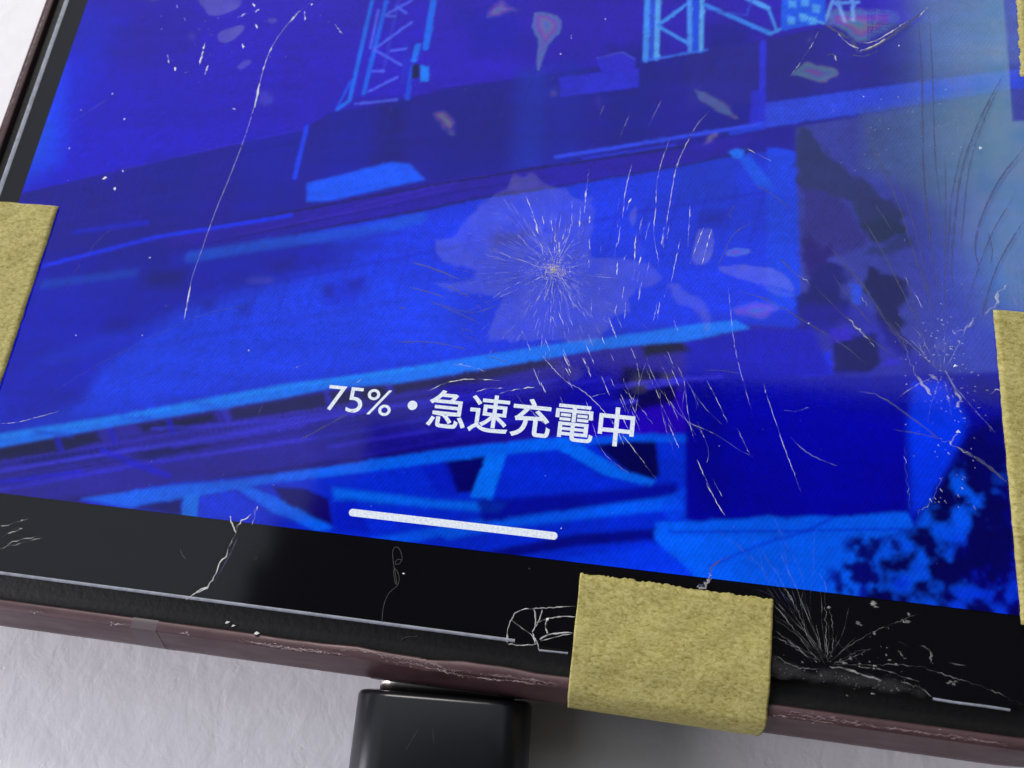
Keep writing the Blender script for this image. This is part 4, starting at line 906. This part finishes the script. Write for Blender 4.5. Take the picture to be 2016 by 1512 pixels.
pocket([(462, 132), (486, 116), (500, 122), (476, 139)], 'grey', .13); pocket([(525, 36), (545, 34), (546, 44), (528, 48)], 'grey', .10); pocket([(270, -4), (330, -4), (300, 6)], 'grey', .10, .2)
pocket([(368, 66), (386, 64), (386, 80), (370, 82)], 'grey', .07, .25); pocket([(505, 180), (530, 178), (540, 195), (525, 210), (506, 205)], 'pink', .09, .5)
pocket([(1585, 78), (1600, 66), (1600, 82), (1588, 88)], 'grey', .07)
pocket(crop([(520, 880), (640, 960), (780, 1000), (900, 985), (1050, 1020), (1200, 1050), (1340, 1095), (1370, 1125), (1100, 1095), (800, 1055), (520, 1025)], *BR), 'dull', .085, .22)
for x, y, rx, ry, k, al in ((1260, 756, 24, 20, 'dull', .13), (1313, 743, 16, 15, 'dull', .13), (515, 552, 30, 9, 'pink', .08), (1092, 182, 9, 8, 'green', .14), (1180, 205, 7, 14, 'grey', .05), (1855, 677, 12, 10, 'pink', .16)):
    pocket([(x + rx * math.cos(q), y + ry * math.sin(q)) for q in np.linspace(0, 6.2832, 13)[:-1]], k, al, .4)
pocket([(1700, -60), (2160, -60), (2160, 640), (1960, 660), (1850, 480), (1760, 300)], 'teal', .56, 2.4, step=.14, cut=[(1969, -90), (2200, -90), (2200, 238), (1994, 238)])
pocket([(1990, 500), (2030, 480), (2030, 612), (1985, 612), (1984, 560)], 'grey', .14, .1)

# ------------------------------------------------------------------ masking tape
def tape(path, u0, u1, axis, side, label, torn=.12, skew=0.0, seed=1):
    """a strip folded over an edge: path = (distance along, z); u runs across the strip"""
    r = np.random.RandomState(seed); mb = MB(); v = []; f = []
    pp = [np.array(path[0], float)]
    for a, b in zip(path[:-1], path[1:]):
        a = np.array(a, float); b = np.array(b, float); n = max(1, int(np.linalg.norm(b - a) / .35))
        for k in range(1, n + 1): pp.append(a + (b - a) * k / n)
    nu = max(8, int((u1 - u0) / .12)); tear = r.rand(nu + 1); tear = (tear + np.convolve(tear, np.ones(5) / 5, 'same')) / 2
    ln = len(pp)
    for j, q in enumerate(pp):
        for i in range(nu + 1):
            t = i / nu; u = u0 + (u1 - u0) * t + (r.rand() - .5) * (.03 if i in (0, nu) else 0)
            d, z = q
            d = d + skew * t * (1 if j < ln * .6 else .4)
            if j == 0: d += side * torn * (tear[i] - .3)
            z = z + .018 * math.sin(u * 2.1 + j) * (1 if j < ln - 4 else 0)
            v.append((u, d, z) if axis == 'y' else (d, u, z))
    for j in range(ln - 1):
        for i in range(nu): f.append((j * (nu + 1) + i, j * (nu + 1) + i + 1, (j + 1) * (nu + 1) + i + 1, (j + 1) * (nu + 1) + i))
    org = (sum(a[0] for a in v) / len(v), sum(a[1] for a in v) / len(v), min(a[2] for a in v))
    mb.add(v, f); o = mb.build('masking_tape', M['tape'], None, org, smooth=True)
    me = o.data
    # make the upper side the outside, then give the strip its thickness
    if np.mean([p.normal.z for p in me.polygons]) < 0: me.flip_normals()
    s = o.modifiers.new('thickness', 'SOLIDIFY'); s.thickness = .07 * MM; s.offset = 1
    tag(o, label, 'masking tape', 'strips of masking tape holding the screen'); return o
bp = [(-.62, .03), (-4.75, .03), (-5.3, -.06), (-6.2, -.42), (-6.8, -.50), (-7.10, -.66), (-7.40, -1.05), (-7.66, -1.9), (-7.80, -3.0), (-7.82, -4.8)]
tape(bp, 41.42, 52.05, 'y', 1, 'olive tan masking tape folded over the bottom edge beside the black plug', .22, -.22, 1)
lp = [(3.30, .03), (-1.6, .03), (-2.2, -.08), (-3.1, -.44), (-3.6, -.5), (-3.95, -.8), (-4.35, -1.6), (-4.65, -3), (-4.68, -5)]
tape(lp, 4.4, 19.82, 'x', 1, 'tan masking tape over the long edge opposite the shattered side, away from the plug', .06, 0, 2)
rp = [(64.95, .03), (69.4, .03), (70.0, -.08), (70.9, -.44), (71.4, -.5), (71.75, -.8), (72.15, -1.6), (72.45, -3), (72.48, -5)]
tape(rp, -.5, 17.72, 'x', -1, 'pale tan masking tape over the shattered long edge near the bottom burst', .06, -.75, 3)
rp2 = [(66.6, .03)] + rp[1:]
tape(rp2, 34.6, 50.0, 'x', -1, 'cream masking tape with a torn edge beside the teal tinted cracked glass', .25, 0, 4)

# ------------------------------------------------------------------ charging plug
PO = (34.2, -8.14, -4.35)
plug = tag(empty('charging_plug', (34.2, -8.1, -TH)), 'black plastic charging plug seated in the bottom edge of the phone', 'charging plug')
ang = math.radians(3.0)
def prot(x, y, z):
    return (PO[0] + x * math.cos(ang) - y * math.sin(ang), PO[1] + x * math.sin(ang) + y * math.cos(ang), PO[2] + z)
def superell(hw, hh, n, r):
    pts = []
    for cx, cy, a0 in ((hw - r, -hh + r, -90), (hw - r, hh - r, 0), (-hw + r, hh - r, 90), (-hw + r, -hh + r, 180)):
        for k in range(n + 1):
            a = math.radians(a0 + 90 * k / n); pts.append((cx + r * math.cos(a), cy + r * math.sin(a)))
    return pts
def loft(secs, name, mat, parent, org):
    mb = MB(); v = []; f = []; k = len(secs[0][1])
    for y, pts in secs: v += [prot(a, y, b) for a, b in pts]
    for i in range(len(secs) - 1):
        for j in range(k): f.append((i * k + j, i * k + (j + 1) % k, (i + 1) * k + (j + 1) % k, (i + 1) * k + j))
    f.append(tuple(range(k))[::-1]); f.append(tuple((len(secs) - 1) * k + j for j in range(k)))
    mb.add(v, f); return mb.build(name, mat, parent, org, smooth=True)
HWP, HHP = 5.05, 3.1
PORG = (34.2, -8.1, -TH)
body = loft([(.0, superell(HWP - .35, HHP - .35, 6, 2.0)), (-.08, superell(HWP - .12, HHP - .12, 6, 2.1)), (-.3, superell(HWP, HHP, 6, 2.2)), (-6, superell(HWP + .03, HHP, 6, 2.2)), (-18, superell(HWP, HHP, 6, 2.2)), (-21, superell(HWP - .6, HHP - .4, 6, 2.0)), (-22, superell(2.6, 2.2, 6, 1.8))], 'housing', M['plug'], plug, PORG)
loft([(1.2, superell(4.05, 1.2, 6, 1.18)), (-.02, superell(4.05, 1.2, 6, 1.18))], 'metal_connector', M['steel'], plug, PORG)
loft([(-22.0, superell(2.2, 1.9, 5, 1.6)), (-30, superell(1.8, 1.7, 5, 1.6))], 'strain_relief', M['plug'], plug, PORG)
mb = MB(); cp = [prot(0, -29.5, 0), prot(0, -40, -.5), prot(2, -60, -2.3), prot(10, -90, -2.4), prot(30, -130, -2.4)]
cp = [list(q) for q in cp]
sp = smooth_line(np.array(cp), 3); tube(mb, sp, 1.45, 10); mb.build('cable', M['plug'], plug, PORG, smooth=True)
mb = MB()
for q in ([(545, 1290), (550, 1390)], [(400, 1420), (430, 1370), (470, 1300)], [(540, 1172), (546, 1176)]):
    ribbon(mb, PP(crop(q, *BM), -1.24), .05, -1.245, .012, .03, .2, .01, True, True, .3, (.5, .5, .52))
mb.build('scratches', M['scuff'], plug, PORG, cols=True)

# ------------------------------------------------------------------ lint and splinters
def strand(px, r, z, name, mat, label, cat, lift=0.0):
    p = smooth_line(np.array(PP(px, z)), 2); n = len(p)
    pts = [(a, b, z + r + lift * math.sin(math.pi * i / (n - 1))) for i, (a, b) in enumerate(p)]
    mb = MB(); tube(mb, pts, r, 5); o = mb.build(name, mat, None, (pts[0][0], pts[0][1], z), smooth=True); tag(o, label, cat)
strand(crop([(275, 740), (280, 660), (305, 590), (340, 560), (360, 545), (370, 500), (345, 450), (335, 470), (345, 530), (355, 548), (350, 500), (335, 430), (330, 360), (345, 338), (370, 350), (385, 400), (370, 432), (340, 436), (355, 405), (378, 410)], *BM), .016, .0, 'lint_fibre', M['lint'], 'fine grey lint fibre curled in loops on the black lower bezel', 'fibre')
strand(crop([(958, 355), (965, 385), (985, 402)], *BL), .025, .0, 'lint_fibre', M['lint'], 'short curved grey fibre lying alone on the bezel left of the zigzag crack', 'fibre')
strand(crop([(375, 838), (400, 818), (465, 812)], *BM), .03, -.94, 'lint_fibre', M['lint'], 'short bent fibre in the black gap below the glass edge, above the plug', 'fibre')
def flake(px, r, z, label):
    x, y = P(px[0], px[1], z); mb = MB(); shard(mb, x, y, r * .7, z, 1, .4, 1.7); 
    vb = [(a, b, z) for a, b, _ in mb.v]; n = len(mb.v); mb.v = [(a, b, c + .05) for a, b, c in mb.v] + vb; mb.c += mb.c
    mb.f += [tuple(i + n for i in q[::-1]) for q in mb.f] + [(k, (k + 1) % (n - 1), n + (k + 1) % (n - 1), n + k)[::-1] for k in range(n - 1)]
    tag(mb.build('glass_splinter', M['splint'], None, (x, y, z)), label, 'splinter')
flake(crop([(1205, 742)], *BL)[0], .16, -.92, 'white glass splinter in the black gap below the zigzag crack'); flake(crop([(1238, 758)], *BL)[0], .11, -.92, 'tiny pale glass splinter touching the larger white one in the gap')
flake(crop([(1362, 800)], *BL)[0], .14, -.52, 'small pale splinter perched on the burgundy frame lip')
flake(crop([(1152, 722)], *BM)[0], .13, .02, 'bright glass splinter on the broken chip beside the bottom tape'); flake(crop([(390, 483)], *BM)[0], .09, .0, 'tiny pale splinter on the bezel beside the looped lint fibre')
